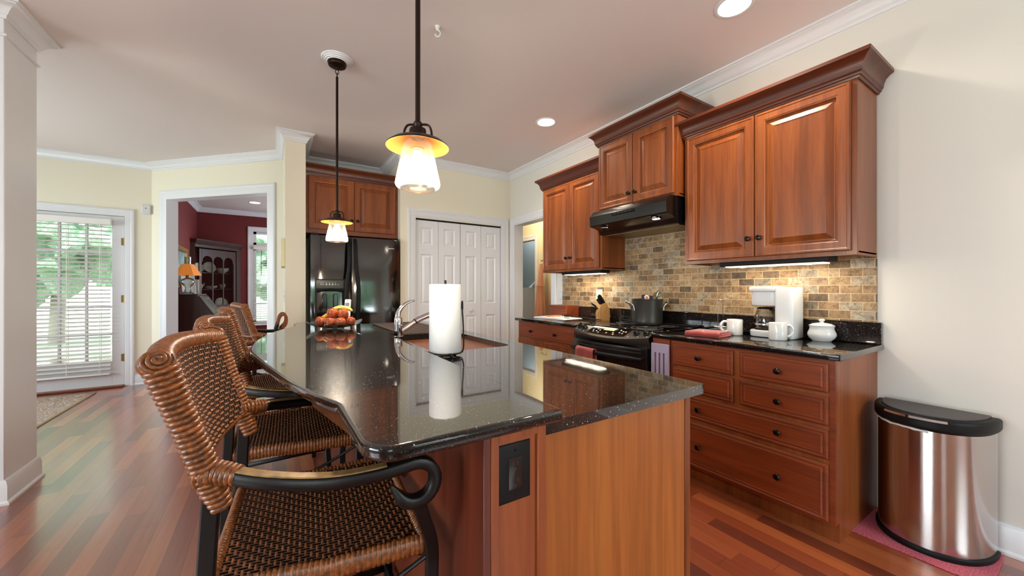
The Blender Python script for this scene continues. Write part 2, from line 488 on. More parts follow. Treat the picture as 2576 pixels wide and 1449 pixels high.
def lit_glass(name):
    """clear seeded glass: mostly see-through, mirror at the rim, a little of the lamp's light caught in the seeds"""
    m = clear_glass(name, (.99, .985, .97, 1), rough=.02, k=.45, bump=.25, ior=1.45, base=.03); nt = m.node_tree
    out = nt.nodes['Material Output']; src = out.inputs[0].links[0].from_socket
    tl = nt.nodes.new('ShaderNodeBsdfTranslucent'); tl.inputs[0].default_value = (.95, .92, .86, 1)
    lw = nt.nodes.new('ShaderNodeLayerWeight'); lw.inputs[0].default_value = .4
    mx = nt.nodes.new('ShaderNodeMixShader')
    nt.links.new(math_(nt, 'ADD', math_(nt, 'MULTIPLY', lw.outputs['Facing'], .09), .012), mx.inputs[0]); nt.links.new(src, mx.inputs[1]); nt.links.new(tl.outputs[0], mx.inputs[2])
    nt.links.new(mx.outputs[0], out.inputs[0]); return m
def emitter(name, c, s):
    m = bpy.data.materials.new(name); m.use_nodes = True; nt = m.node_tree
    nt.nodes.remove(nt.nodes['Principled BSDF'])
    e = nt.nodes.new('ShaderNodeEmission'); e.inputs[0].default_value = lin(c); e.inputs[1].default_value = s
    nt.links.new(e.outputs[0], nt.nodes['Material Output'].inputs[0])
    return m
def steel(name, c=(190, 188, 186), rough=.22, aniso=.0, var=.0, brush=0):
    m, nt, ns, ls, bs = newmat(name)
    bs.inputs['Base Color'].default_value = lin(c); bs.inputs['Metallic'].default_value = 1; bs.inputs['Roughness'].default_value = rough
    if aniso:
        bs.inputs['Anisotropic'].default_value = aniso; bs.inputs['Anisotropic Rotation'].default_value = .25
        t = nt.nodes.new('ShaderNodeTangent'); t.direction_type = 'RADIAL'; t.axis = 'Z'
        ls.new(t.outputs[0], bs.inputs['Tangent'])
    if brush:
        bump_(nt, bs, noise_(nt, objco(nt, False, (3, 3, 400)), 1.0, 2), .12, .001)
    return m
def knit(name, c, scale=260):
    m, nt, ns, ls, bs = newmat(name)
    v = objco(nt)
    w = nd(nt, 'ShaderNodeTexWave'); w.inputs['Scale'].default_value = scale/6.283; w.bands_direction = 'Z'
    ls.new(v, w.inputs['Vector'])
    w2 = nd(nt, 'ShaderNodeTexWave'); w2.inputs['Scale'].default_value = scale/6.283; w2.bands_direction = 'Y'
    ls.new(v, w2.inputs['Vector'])
    h = math_(nt, 'MULTIPLY', w.outputs['Fac'], w2.outputs['Fac'])
    ls.new(ramp(nt, h, [(0, lin(tuple(x*.72 for x in c))), (.5, lin(c))]), bs.inputs['Base Color'])
    bs.inputs['Roughness'].default_value = .9; bs.inputs['Sheen Weight'].default_value = .3
    bump_(nt, bs, h, .5, .003)
    return m
def rug_mat(name, cols, sc=1.0):
    m, nt, ns, ls, bs = newmat(name)
    v = objco(nt)
    vo = nd(nt, 'ShaderNodeTexVoronoi'); vo.inputs['Scale'].default_value = 9*sc; ls.new(v, vo.inputs['Vector'])
    sp = nt.nodes.new('ShaderNodeSeparateColor'); ls.new(vo.outputs['Color'], sp.inputs[0])
    f = math_(nt, 'FRACT', math_(nt, 'ADD', math_(nt, 'MULTIPLY', vo.outputs['Distance'], 3.0), sp.outputs[0]))
    col = ramp(nt, f, [(i/(len(cols)-1), lin(c)) for i, c in enumerate(cols)])
    col = mixc(nt, .5, col, ramp(nt, noise_(nt, v, 120*sc, 2), [(.4, (.7, .68, .65, 1)), (.6, (1, 1, 1, 1))]), 'MULTIPLY')
    ls.new(col, bs.inputs['Base Color']); bs.inputs['Roughness'].default_value = .95
    return m
def leaf_mat(name, a, b, c):
    m, nt, ns, ls, bs = newmat(name)
    v = objco(nt)
    ls.new(ramp(nt, noise_(nt, v, 7, 6, .75), [(.3, lin(a)), (.5, lin(b)), (.68, lin(c))]), bs.inputs['Base Color'])
    bs.inputs['Roughness'].default_value = .7
    bump_(nt, bs, noise_(nt, v, 14, 5, .7), 1.0, .15)
    return m

M = {}
M['wall'] = plain('cream wall paint', (236, 229, 210), .75, bump=.02, bscale=160)
M['wall_right'] = plain('daylit wall paint', (226, 223, 216), .7, bump=.02, bscale=160)  # same cream paint as the other walls, daylight on it mixed into the colour
M['ceil'] = plain('ceiling paint', (226, 216, 214), .85)
M['trim'] = plain('white gloss trim', (229, 230, 234), .32)
M['door'] = plain('white painted door', (228, 229, 234), .35)
M['red'] = plain('burgundy wall paint', (112, 36, 38), .7)
M['dceil'] = plain('dining ceiling paint', (205, 205, 212), .85)
M['floor'] = floor_mat()
M['tile'] = tile_mat()
M['granite'] = granite('black sparkle granite')
M['cherry'] = wood('cherry cabinet wood', (100, 48, 16), (136, 68, 24), (160, 88, 36), 'Z')
M['cherry_h'] = wood('cherry wood laid across', (98, 40, 16), (130, 58, 24), (150, 74, 34), 'Y')
M['cherry_x'] = wood('cherry wood laid along the face', (94, 42, 16), (128, 60, 24), (150, 76, 34), 'X')
M['cherry_end'] = wood('warm cherry end panel', (150, 82, 32), (180, 104, 44), (204, 130, 62), 'Z', board=.093, k=.8, rough=.38, gs=.6, rnd=False)
M['cherry_side'] = wood('cherry cabinet side', (110, 54, 22), (142, 74, 32), (166, 96, 46), 'Z', gs=.6)
M['crownw'] = wood('cherry crown moulding', (66, 26, 12), (90, 38, 16), (112, 52, 24), 'Y')
M['crownx'] = wood('cherry crown moulding across', (66, 26, 12), (90, 38, 16), (112, 52, 24), 'X')
M['knob'] = plain('dark bronze knob', (38, 32, 30), .28, .85)
M['black'] = plain('black enamel', (12, 12, 13), .16, ior=1.6)
M['blackmat'] = plain('black plastic', (15, 15, 17), .5, ior=1.3)
M['fridge'] = plain('black appliance skin', (12, 11, 11), .09, ior=2.0, bump=.015, bscale=240)
M['glassblack'] = plain('black ceramic glass', (10, 9, 9), .05, ior=1.7)
M['iron'] = plain('black wrought iron', (26, 24, 24), .36, .5, bump=.05, bscale=120)
M['bronze'] = plain('oil rubbed bronze', (44, 30, 22), .38, .8)
M['copper'] = plain('copper coloured inner shade', (214, 140, 66), .42, .3)
M['chrome'] = steel('chrome', (205, 205, 208), .07)
M['steel'] = steel('brushed steel', (186, 184, 182), .26, brush=1)
M['cansteel'] = steel('can steel', (196, 190, 188), .16, aniso=.85)
M['sinksteel'] = plain('sink steel', (186, 180, 170), .42, .55)
M['white'] = plain('white ceramic', (222, 221, 219), .12)
M['whitep'] = plain('white plastic', (220, 221, 224), .3)
M['paper'] = plain('paper towel', (222, 221, 222), .9, bump=.35, bscale=130)
M['cream'] = plain('cream plastic', (226, 216, 170), .4)
M['glass'] = clear_glass('window glass', (.96, .98, .97, 1), k=.7)
M['shade'] = lit_glass('seeded lamp glass')
M['jug'] = clear_glass('carafe glass', (.97, .97, .96, 1), k=.6, ior=1.5, base=.02)
M['crystal'] = clear_glass('textured dish glass', (.86, .93, .9, 1), rough=.06, k=.9, bump=.9, base=.06)
M['bulb'] = emitter('lit bulb', (255, 234, 196), 12.0)
M['can'] = emitter('lit downlight', (255, 240, 214), 14.0)
M['strip'] = emitter('lit strip lens', (255, 238, 205), 1.6)
M['hoodlamp'] = emitter('lit hood lamp', (255, 244, 225), 12.0)
M['rattan'] = plain('rattan strands', (120, 68, 31), .32, var=.4, vscale=110, coat=.1)
M['rattan_mid'] = plain('thin cross cane', (78, 46, 26), .5)
M['cherry_shaded'] = wood('shaded cherry panel', (74, 28, 14), (98, 40, 20), (118, 54, 28), 'Z', gs=.6, rnd=False)  # cabinet cherry with the shade under the bar top put into its colour
M['cherry_post'] = wood('red brown cherry post', (128, 60, 26), (152, 78, 36), (170, 96, 48), 'Z', gs=.6, rnd=False)
M['rattan_dark'] = plain('dark rattan ground', (30, 17, 11), .5, var=.4, vscale=60)
M['armwood'] = plain('worn bronze arm top', (150, 118, 74), .42, .35, var=.25, vscale=40)
M['darkwood'] = wood('dark mahogany', (34, 14, 12), (54, 22, 18), (74, 32, 24), 'Z')
M['robe'] = plain('salmon cotton', (214, 150, 124), .9, sheen=.3, bump=.1, bscale=60)
M['redknit'] = knit('red waffle knit', (190, 70, 66), 420)
M['pinkmat'] = plain('pink bath mat', (190, 92, 108), .95, var=.3, vscale=160, bump=.6, bscale=260)
M['apple'] = plain('apple skin', (178, 84, 44), .22, var=.45, vscale=24)
M['banana'] = plain('banana skin', (222, 190, 84), .45, var=.14, vscale=30)
M['stem'] = plain('dry stem', (92, 66, 38), .7)
M['matbrown'] = plain('brown drying mat', (74, 60, 54), .9, var=.15, vscale=90, bump=.4, bscale=220)
M['blockwood'] = wood('light maple', (176, 120, 62), (200, 146, 84), (216, 166, 104), 'Z', gs=2)
M['page'] = plain('printed page', (232, 228, 222), .5, var=.05)
M['pot'] = plain('hard anodised aluminium', (88, 88, 86), .34, .8)
M['lav'] = plain('lavender grey panel', (170, 160, 186), .5)
M['stairwall'] = plain('blue grey stairwell paint', (126, 138, 140), .8)
M['hall'] = plain('hall wall paint', (228, 218, 184), .8)
M['china'] = plain('patterned china', (220, 206, 186), .2, var=.35, vscale=70)
M['shadeorange'] = plain('amber lamp shade', (206, 128, 62), .7, emit=(230, 140, 60), es=.35)
M['gold'] = plain('gilt frame', (150, 112, 56), .4, .7)
M['picture'] = plain('faded landscape print', (128, 150, 150), .5, var=.4, vscale=5)
M['rug'] = rug_mat('patterned wool', [(196, 182, 160), (150, 100, 84), (206, 196, 176), (112, 112, 116), (188, 150, 120)], .9)
M['rug2'] = rug_mat('pale dining rug', [(206, 206, 204), (180, 178, 176), (214, 212, 206), (150, 150, 150)], 1.2)
M['rugedge'] = plain('rug border', (54, 46, 46), .95)
M['slat'] = plain('white blind slat', (236, 232, 228), .45)
M['grass'] = leaf_mat('lawn grass', (170, 196, 150), (205, 220, 185), (232, 238, 220))
M['leafa'] = leaf_mat('green leaves', (96, 150, 112), (160, 205, 170), (225, 240, 225))
M['leafb'] = leaf_mat('pale leaves', (130, 180, 140), (190, 222, 190), (235, 248, 232))
M['bark'] = plain('tree bark', (150, 142, 130), .9, bump=.6, bscale=20)
M['lcd'] = plain('amber display', (150, 132, 40), .3, emit=(190, 168, 60), es=.4)
M['print'] = plain('light legend print', (206, 206, 204), .5)
M['panelgrey'] = plain('charcoal control panel', (58, 54, 50), .34, .3)
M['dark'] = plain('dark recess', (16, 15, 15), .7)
M['brass'] = plain('aged brass', (150, 122, 72), .35, .9)
# ------------------------------------------------------------------ the shell of the room
struct('floor', MB().box(-4.3, 5.4, -2.9, 9.9, -.06, 0), M['floor'])
cl = MB().box(-4.3, 5.4, -2.9, 6.72, HC, HC+.08); cl.box(-4.3, 5.4, 6.72, 9.9, HC, HC+.08)
struct('ceiling', cl, M['ceil'])

w = MB()
w.box(WX, WX+.135, -2.8, 3.574, 0, HC); w.box(WX, WX+.135, 3.574, 4.425, 2.13, HC); w.box(WX, WX+.135, 4.425, 4.66, 0, HC)
wall_right = struct('wall_right', w, M['wall_right'])
w = MB()
w.box(1.297, 1.473, 4.52, 4.66, 0, HC); w.box(1.473, 2.73, 4.52, 4.66, 2.10, HC); w.box(2.73, WX, 4.52, 4.66, 0, HC)
w.box(1.297, 1.40, 4.66, 5.40, 0, HC); w.box(.20, 1.297, 5.28, 5.40, 0, HC)
w.box(1.40, WX+.1, 5.1, 5.2, 0, HC)
struct('wall_back', w, M['wall'])
w = MB().prism([(.113, 5.20), (.113, 4.51), (.30, 4.51), (.30, 5.40), (.20, 5.40)], 0, HC)
struct('wall_column', w, M['wall'])
# angled wall with the wide opening into the dining room
AB = Vector((-1.316, 6.632, 0)); AU = Vector((1, -1, 0)).normalized(); AN = Vector((1, 1, 0)).normalized()
MA = Matrix(((AU.x, AN.x, 0, AB.x), (AU.y, AN.y, 0, AB.y), (0, 0, 1, 0), (0, 0, 0, 1)))
AL = 2.023; OL, OR, OH = .2404, 1.82, 2.39
w = MB()
for y0, y1, mi in ((0, .06, 0), (.06, .12, 1)):
    w.box(0, OL, y0, y1, 0, HC, mi=mi, M=MA); w.box(OL, OR, y0, y1, OH, HC, mi=mi, M=MA); w.box(OR, AL, y0, y1, 0, HC, mi=mi, M=MA)
struct('wall_angle', w, [M['wall'], M['red']])
w = MB()
w.box(-4.2, -2.47, 6.632, 6.77, 0, HC); w.box(-2.47, -1.566, 6.632, 6.77, 2.14, HC); w.box(-1.566, -1.316, 6.632, 6.77, 0, HC)
struct('wall_patio', w, M['wall'])
struct('wall_pillar', MB().box(-4.2, -1.28, 3.35, 3.70, 0, HC, b=.004), M['trim'])  # whiter paint than the other walls, stands in for light falling on it
def wall_with_windows(name, axis, pos, a0, a1, wins, mat, z0=.6, z1=2.3, th=.14):
    """wall across 'axis' = constant with rectangular windows [(a, b)]"""
    w = MB(); t = a0
    def bx(a, b, c, d):
        if axis == 'y': w.box(a, b, pos-th, pos, c, d)
        else: w.box(pos-th, pos, a, b, c, d)
    for p, q in wins:
        bx(t, p, 0, HC); bx(p, q, 0, z0); bx(p, q, z1, HC); t = q
    bx(t, a1, 0, HC)
    return struct(name, w, mat)
wall_with_windows('wall_rear', 'y', -2.6, -4.2, 3.0, [(-3.05, -1.35), (.92, 2.5)], M['wall'])
wall_with_windows('wall_left', 'x', -4.0, -2.74, 6.77, [(-.6, 1.8), (4.2, 6.2)], M['wall'])
nwin = [0]
def simple_window(axis, pos, a, b, z0=.6, z1=2.3, side=1, cols=2, rows=2, face=None):
    nwin[0] += 1
    w = MB(); g = MB(); t = .05
    def bx(mb, a0, a1, c, d, p0, p1):
        if axis == 'y': mb.box(a0, a1, p0, p1, c, d)
        else: mb.box(p0, p1, a0, a1, c, d)
    p0, p1 = pos-.02, pos+.02
    bx(w, a, a+t, z0, z1, p0, p1); bx(w, b-t, b, z0, z1, p0, p1); bx(w, a+t, b-t, z0, z0+t, p0, p1); bx(w, a+t, b-t, z1-t, z1, p0, p1)
    for i in range(1, cols):
        x = a+(b-a)*i/cols; bx(w, x-.012, x+.012, z0+t, z1-t, pos-.012, pos+.012)
    for i in range(1, rows):
        z = z0+(z1-z0)*i/rows; bx(w, a+t, b-t, z-.02, z+.02, pos-.014, pos+.014)
    o = struct('window_%d' % nwin[0], w, M['trim'])
    bx(g, a+t, b-t, z0+t, z1-t, pos-.002, pos+.002)
    g.build('pane', M['glass'], o)
    if face is not None:
        c = MB()
        U, N = ((1, 0, 0), (0, face, 0)) if axis == 'y' else ((0, 1, 0), (face, 0, 0))
        O = (a, face_pos(axis, pos, face), z0) if axis == 'y' else (face_pos(axis, pos, face), a, z0)
        c.casing(O, U, N, b-a, z1-z0)
        c.build('casing', M['trim'], o)
    return o
def face_pos(axis, pos, face): return pos + face*.06
simple_window('y', -2.66, -3.05, -1.35, face=1); simple_window('y', -2.66, .92, 2.5, face=1)
simple_window('x', -4.06, -.6, 1.8, cols=3, face=1); simple_window('x', -4.06, 4.2, 6.2, cols=3, face=1)

# dining room shell
struct('wall_dining_left', MB().box(-1.37, -1.25, 6.78, 9.75, 0, HC), M['red'])
w = MB()
DX0, DX1 = -.33, .62
w.box(-1.37, DX0, 9.63, 9.75, 0, HC); w.box(DX0, DX1, 9.63, 9.75, 0, .50); w.box(DX0, DX1, 9.63, 9.75, 2.44, HC); w.box(DX1, 2.6, 9.63, 9.75, 0, HC)
struct('wall_dining_back', w, M['red'])
w = MB(); w.box(2.45, 2.55, 5.4, 7.2, 0, HC); w.box(2.45, 2.55, 8.8, 9.63, 0, HC); w.box(2.45, 2.55, 7.2, 8.8, 0, .6); w.box(2.45, 2.55, 7.2, 8.8, 2.3, HC)
struct('wall_dining_right', w, M['red'])
struct('wall_dining_front', MB().box(.20, 2.55, 5.405, 5.46, 0, HC), M['red'])
simple_window('x', 2.5, 7.2, 8.8)
# hall and stairwell beyond the right-hand doorway
w = MB(); HX = 4.05
w.box(HX, HX+.1, 3.0, 5.55, 0, HC); w.box(HX, HX+.1, 5.55, 6.75, 2.13, HC); w.box(HX, HX+.1, 6.75, 7.4, 0, HC)
w.box(WX+.135, HX, 2.9, 3.0, 0, HC); w.box(WX+.1, HX, 7.3, 7.4, 0, HC); w.box(WX+.1, WX+.135, 4.66, 7.3, 0, HC)
struct('wall_hall', w, M['hall'])
w = MB(); w.box(5.1, 5.2, 5.0, 9.2, 0, HC); w.box(HX+.1, 5.1, 5.0, 5.1, 0, HC); w.box(HX+.1, 5.1, 9.1, 9.2, 0, HC); w.box(HX+.05, HX+.1, 7.4, 9.2, 0, HC)
struct('wall_stairwell', w, M['stairwall'])
st = MB()
for i in range(7): st.box(HX+.12, 5.08, 8.6-.27*i, 8.87-.27*i, 0, .18*(i+1))
struct('staircase_floor', st, M['trim'])

# mouldings
CP = [(0, 2.755), (.010, 2.755), (.012, 2.772), (.020, 2.777), (.026, 2.790), (.038, 2.808), (.054, 2.820), (.064, 2.825), (.068, 2.832), (.080, 2.834), (.080, HC), (0, HC)]
ntrim = [0]
def trim(mb, mat=None, parent=None):
    ntrim[0] += 1
    return struct('trim_%d' % ntrim[0], mb, mat or M['trim'])
trim(MB().sweep([(-4.0, 6.632), (-1.316, 6.632), (.113, 5.20), (.113, 4.51), (.30, 4.51), (.30, 5.28), (1.297, 5.28), (1.297, 4.52), (WX, 4.52), (WX, -2.6), (-4.0, -2.6)], CP))
trim(MB().sweep([(-4.0, 3.35), (-1.28, 3.35), (-1.28, 3.70), (-4.0, 3.70)], CP))
trim(MB().sweep([(-1.25, 6.70), (-1.25, 9.63), (2.45, 9.63), (2.45, 5.46)], CP))
# small necking band below the crown on the wall end
NB = [(0, 2.655), (.008, 2.657), (.013, 2.664), (.008, 2.672), (0, 2.674)]
trim(MB().sweep([(-4.0, 3.35), (-1.28, 3.35), (-1.28, 3.70), (-4.0, 3.70)], NB))
BP = [(0, 0), (.026, 0), (.026, .012), (.016, .022), (.016, .105), (.013, .112), (.013, .118), (.009, .128), (.005, .135), (0, .137)]
def baseboard(side, line): struct('baseboard_'+side, MB().sweep(line, BP), M['trim'])
baseboard('right', [(WX, .66), (WX, -2.6)])
baseboard('rear', [(WX, -2.6), (-4.0, -2.6)])
baseboard('pillar', [(-4.0, 3.35), (-1.28, 3.35), (-1.28, 3.70), (-4.0, 3.70)])
baseboard('column', [(.075, 5.238), (.113, 5.20), (.113, 4.51), (.30, 4.51), (.30, 4.60)])
baseboard('patio', [(-1.475, 6.632), (-1.316, 6.632), (-1.235, 6.551)])
baseboard('dining', [(-1.25, 6.75), (-1.25, 9.63), (2.45, 9.63)])
baseboard('hall', [(HX, 5.46), (HX, 3.0)][::-1])
# casings
trim(MB().casing(AB+AU*OL-AN*.001, AU, -AN, OR-OL, OH, cw=.095))
jm = MB()
jm.box(OL, OL+.018, -.012, .13, 0, OH, M=MA); jm.box(OR-.018, OR, -.012, .13, 0, OH, M=MA); jm.box(OL+.018, OR-.018, -.012, .13, OH-.018, OH, M=MA)
trim(jm)
trim(MB().casing((1.473, 4.521, 0), (1, 0, 0), (0, -1, 0), 1.257, 2.12, cw=.09))
jm = MB(); jm.box(1.473, 1.485, 4.515, 4.62, 0, 2.12); jm.box(2.718, 2.73, 4.515, 4.62, 0, 2.12); jm.box(1.485, 2.718, 4.515, 4.62, 2.108, 2.12)
trim(jm)
trim(MB().casing((WX-.001, 3.574, 0), (0, 1, 0), (-1, 0, 0), .851, 2.13, cw=.088))
jm = MB(); jm.box(WX-.005, WX+.14, 3.574, 3.59, 0, 2.13); jm.box(WX-.005, WX+.14, 4.41, 4.425, 0, 2.13); jm.box(WX-.005, WX+.14, 3.59, 4.41, 2.114, 2.13)
trim(jm)
trim(MB().casing((-2.47, 6.631, 0), (1, 0, 0), (0, -1, 0), .904, 2.14, cw=.09))
trim(MB().casing((HX-.001, 5.55, 0), (0, 1, 0), (-1, 0, 0), 1.2, 2.13, cw=.085))
trim(MB().casing((DX0, 9.629, .50), (1, 0, 0), (0, -1, 0), DX1-DX0, 1.94, cw=.10))
tw = MB(); tw.box(DX0-.12, DX1+.12, 9.56, 9.64, .455, .50, b=.005); tw.box(DX0, DX1, 9.61, 9.66, 2.10, 2.16); trim(tw)

# patio door with full glass, blind in front
d = MB(); DL, DR, DY = -2.462, -1.572, 6.66
d.box(DL, DL+.11, DY-.022, DY+.022, .02, 2.133, b=.002); d.box(DR-.11, DR, DY-.022, DY+.022, .02, 2.133, b=.002)
d.box(DL+.11, DR-.11, DY-.022, DY+.022, 2.02, 2.133); d.box(DL+.11, DR-.11, DY-.022, DY+.022, .02, .32)
door1 = struct('door_1', d, M['door'])
mu = MB()
for i in range(1, 3):
    x = DL+.11+(DR-DL-.22)*i/3; mu.box(x-.011, x+.011, DY-.014, DY+.014, .32, 2.02)
for i in range(1, 5):
    z = .32+1.7*i/5; mu.box(DL+.11, DR-.11, DY-.012, DY+.012, z-.011, z+.011)
mu.build('muntins', M['door'], door1)
MB().box(DL+.11, DR-.11, DY-.003, DY+.003, .32, 2.02).build('pane', M['glass'], door1)
for z in (1.82, 1.10, .36):
    h = MB(); h.cyl((DR+.004, DY-.03, z-.05), (DR+.004, DY-.03, z+.05), .008, 10); h.box(DR-.028, DR+.012, DY-.025, DY-.020, z-.045, z+.045)
    h.build('hinge', M['brass'], door1)
MB().box(-2.47, -1.566, 6.55, 6.70, 0, .022, b=.004).build('threshold', M['cherry_x'], door1)
def blind(name, label, x0, x1, y, ztop, zbot, tilt, pitch, wand_x, n_stack=4):
    t = thing(name, label, 'blind', (x0, y, zbot))
    MB().box(x0-.01, x1+.01, y-.035, y+.03, ztop-.075, ztop, b=.004).build('head_rail', M['slat'], t)
    s = MB(); z = ztop-.10
    while z > zbot+.05:
        s.box(x0, x1, -.0245, .0245, -.0014, .0014, M=Matrix.Translation((0, y, z)) @ Matrix.Rotation(tilt, 4, 'X'))
        z -= pitch
    s.build('slats', M['slat'], t)
    MB().box(x0, x1, y-.026, y+.026, zbot, zbot+.022, b=.004).build('bottom_rail', M['slat'], t)
    c = MB()
    for f in (.12, .5, .88):
        for dy in (-.027, .027): c.box(x0+(x1-x0)*f-.0025, x0+(x1-x0)*f+.0025, y+dy-.0008, y+dy+.0008, zbot+.02, ztop-.07)
    c.build('ladder_tape', M['slat'], t)
    MB().cyl((wand_x, y-.045, ztop-.09), (wand_x, y-.05, ztop-.62), .005, 8).build('wand', M['stem'], t)
    return t
blind('window_blind', 'white slatted blind hanging over the glass patio door', -2.41, -1.685, 6.60, 2.085, .165, math.radians(20), .0485, -2.30)
blind('window_blind', 'white slatted blind on the dining room window behind the stools', DX0+.01, DX1-.01, 9.585, 2.13, .51, math.radians(14), .046, DX0+.14)
# dining window sash
w = MB()
for z0, z1 in ((.50, 2.10), (2.16, 2.44)):
    w.box(DX0, DX0+.05, 9.66, 9.70, z0, z1); w.box(DX1-.05, DX1, 9.66, 9.70, z0, z1); w.box(DX0, DX1, 9.66, 9.70, z0, z0+.05); w.box(DX0, DX1, 9.66, 9.70, z1-.05, z1)
w.box(DX0, DX1, 9.655, 9.705, 1.28, 1.325); w.box(.14, .156, 9.67, 9.69, .5, 2.44); w.box(DX0, DX1, 9.67, 9.69, 1.70, 1.716); w.box(DX0, DX1, 9.67, 9.69, .90, .916)
nwin[0] += 1
wd = struct('window_%d' % nwin[0], w, M['trim'])
g = MB(); g.box(DX0+.05, DX1-.05, 9.678, 9.682, .55, 2.05); g.box(DX0+.05, DX1-.05, 9.678, 9.682, 2.21, 2.39); g.build('pane', M['glass'], wd)

# bifold closet doors
tr = MB(); tr.box(1.487, 2.716, 4.545, 4.575, 2.088, 2.108); 
struct('trim_%d' % (ntrim[0]+1), tr, M['blackmat']); ntrim[0] += 1
BW = (2.716-1.487-.010)/4
def leaf(x0, right):
    m = MB(); y = 4.556
    h0, h1 = .012, 2.082
    stile, = (.075,)
    pw = BW-.004-2*stile
    cells = [(.20, .87), (1.03, 1.66), (1.775, 1.995)]
    # frame pieces round three raised panels
    m.box(x0, x0+stile, y, y+.032, h0, h1); m.box(x0+BW-.004-stile, x0+BW-.004, y, y+.032, h0, h1)
    zs = [h0]+[z for c in cells for z in c]+[h1]
    for a, b in zip(zs[::2], zs[1::2]): m.box(x0+stile, x0+BW-.004-stile, y, y+.032, a, b)
    for a, b in cells:
        m.rings((x0+stile, y+.001, a), (1, 0, 0), (0, 0, 1), (0, -1, 0), pw, b-a, [(0, -.001), (.012, -.012), (.018, -.012), (.045, -.001), (.047, -.001)], back=False)
    return m
for k, xs in enumerate(((0, 1), (2, 3))):
    dd = None
    for i in xs:
        x0 = 1.489+i*BW+(.004 if i > 1 else 0)
        o = leaf(x0, i % 2).build('door_%d' % (k+2) if dd is None else 'leaf', M['door'], dd, angle=14)
        if dd is None: dd = tag(o, kind='structure')
    if k == 1:
        kb = MB().lathe([(0, 0), (.010, 0), (.010, .012), (.019, .020), (.021, .030), (.014, .038), (0, .040)], 18, M=axis_frame((1.489+2*BW+.075+.07+.01, 4.556, .935), (0, -1, 0)))
        kb.build('door_knob', M['white'], dd)
# tiled splashback and its granite upstand belong to the counters; the tile is bonded to the wall
tl = MB(); tl.box(2.842, WX+.001, .672, 1.655, 1.0, 1.42); tl.box(2.842, WX+.001, 1.655, 2.45, .93, 1.72); tl.box(2.842, WX+.001, 2.45, 3.36, 1.0, 1.42)
tl.build('tile_splashback', M['tile'], wall_right)

# ------------------------------------------------------------------ outside
struct('ground', MB().box(-30, 30, 9.95, 45, -.2, -.12).box(-30, -1.4, 6.95, 9.95, -.2, -.12).box(-30, 30, -30, -3.0, -.2, -.12).box(-30, -4.4, -3.0, 6.95, -.2, -.12), M['grass'])
def tree(x, y, h, r, lab, mat, seed, trunk=.14):
    t = thing('garden_tree', lab, 'tree', (x, y, -.12), 'trees in the garden')
    tm = MB().tube([(x, y, -.12), (x+.05, y, h*.4), (x-.05, y+.05, h*.75)], [trunk, trunk*.8, trunk*.4], 10); tm.build('trunk', M['bark'], t)
    bm = bmesh.new(); rnd = random.Random(seed)
    for k in range(9):
        q = Vector((x+rnd.uniform(-.6, .6)*r, y+rnd.uniform(-.6, .6)*r, h*.62+rnd.uniform(-.5, .7)*r))
        rr = r*rnd.uniform(.4, .7)
        n0 = len(bm.verts)
        bmesh.ops.create_icosphere(bm, subdivisions=4, radius=rr, matrix=Matrix.Translation(q))
        bm.verts.ensure_lookup_table()
        for v in bm.verts[n0:]:
            d = (v.co-q).normalized(); v.co += d*rr*.45*noise.noise(v.co*2.6/r*1.6+Vector((seed, 0, 0)))+d*rr*.22*noise.noise(v.co*9)
    me = bpy.data.meshes.new('crown'); bm.to_mesh(me); bm.free(); me.materials.append(mat)
    o = bpy.data.objects.new('crown', me); COL.objects.link(o); o.parent = t
    for v in me.vertices: v.co -= t.location
tree(-4.4, 13.6, 3.9, 1.7, 'leafy garden tree nearest the patio door, seen through the blind', M['leafa'], 1)
tree(-9.2, 19.5, 4.6, 2.1, 'green garden tree at the far left beyond the patio door blind', M['leafb'], 3)
tree(-1.4, 19.5, 4.8, 1.7, 'pale garden tree between the patio door and dining window views', M['leafb'], 2)
tree(-5.6, 26.0, 6.2, 2.5, 'tall garden tree deepest in the garden behind the patio door', M['leafa'], 8)
tree(.5, 14.5, 3.9, 1.5, 'round garden tree close outside the dining room window', M['leafa'], 4)
tree(3.4, 21.0, 5.5, 2.4, 'pale garden tree far outside the dining room window', M['leafb'], 5)
tree(-3.2, -9.5, 4.2, 2.0, 'green garden tree outside the rear window', M['leafa'], 6)
tree(2.6, -8.6, 2.9, 1.6, 'green garden tree behind the second rear window', M['leafa'], 7)
# ------------------------------------------------------------------ cabinets
DOORP = lambda f: [(0, 0), (0, .015), (.005, .020), (.013, .020), (.016, .0175), (f-.012, .0175), (f-.010, .0160), (f-.004, .0145), (f, .006), (f+.004, .0025), (f+.009, .0025), (f+.040, .0165), (f+.044, .0165), (f+.045, .0148), (f+.05, .0148)]
DRAWP = [(0, 0), (0, .010), (.006, .015), (.013, .0155), (.016, .0135), (.021, .0135), (.026, .0185), (.031, .0185), (.032, .0175), (.036, .0175)]
KNOBP = [(0, 0), (.007, 0), (.0065, .011), (.009, .014), (.0155, .019), (.0165, .024), (.013, .029), (.006, .031), (0, .0312)]
def knob(p, n, parent, name='knob'):
    return MB().lathe(KNOBP, 20, M=axis_frame(p, n)).build(name, M['knob'], parent)
def cab_crown(mb, line, z):
    P = [(0, 0), (.006, 0), (.010, .010), (.016, .013), (.018, .024), (.024, .030), (.026, .050), (.034, .072), (.050, .090), (.060, .096), (.066, .100), (.066, .118), (0, .118)]
    return mb.sweep(line, [(o, z+h) for o, h in P])
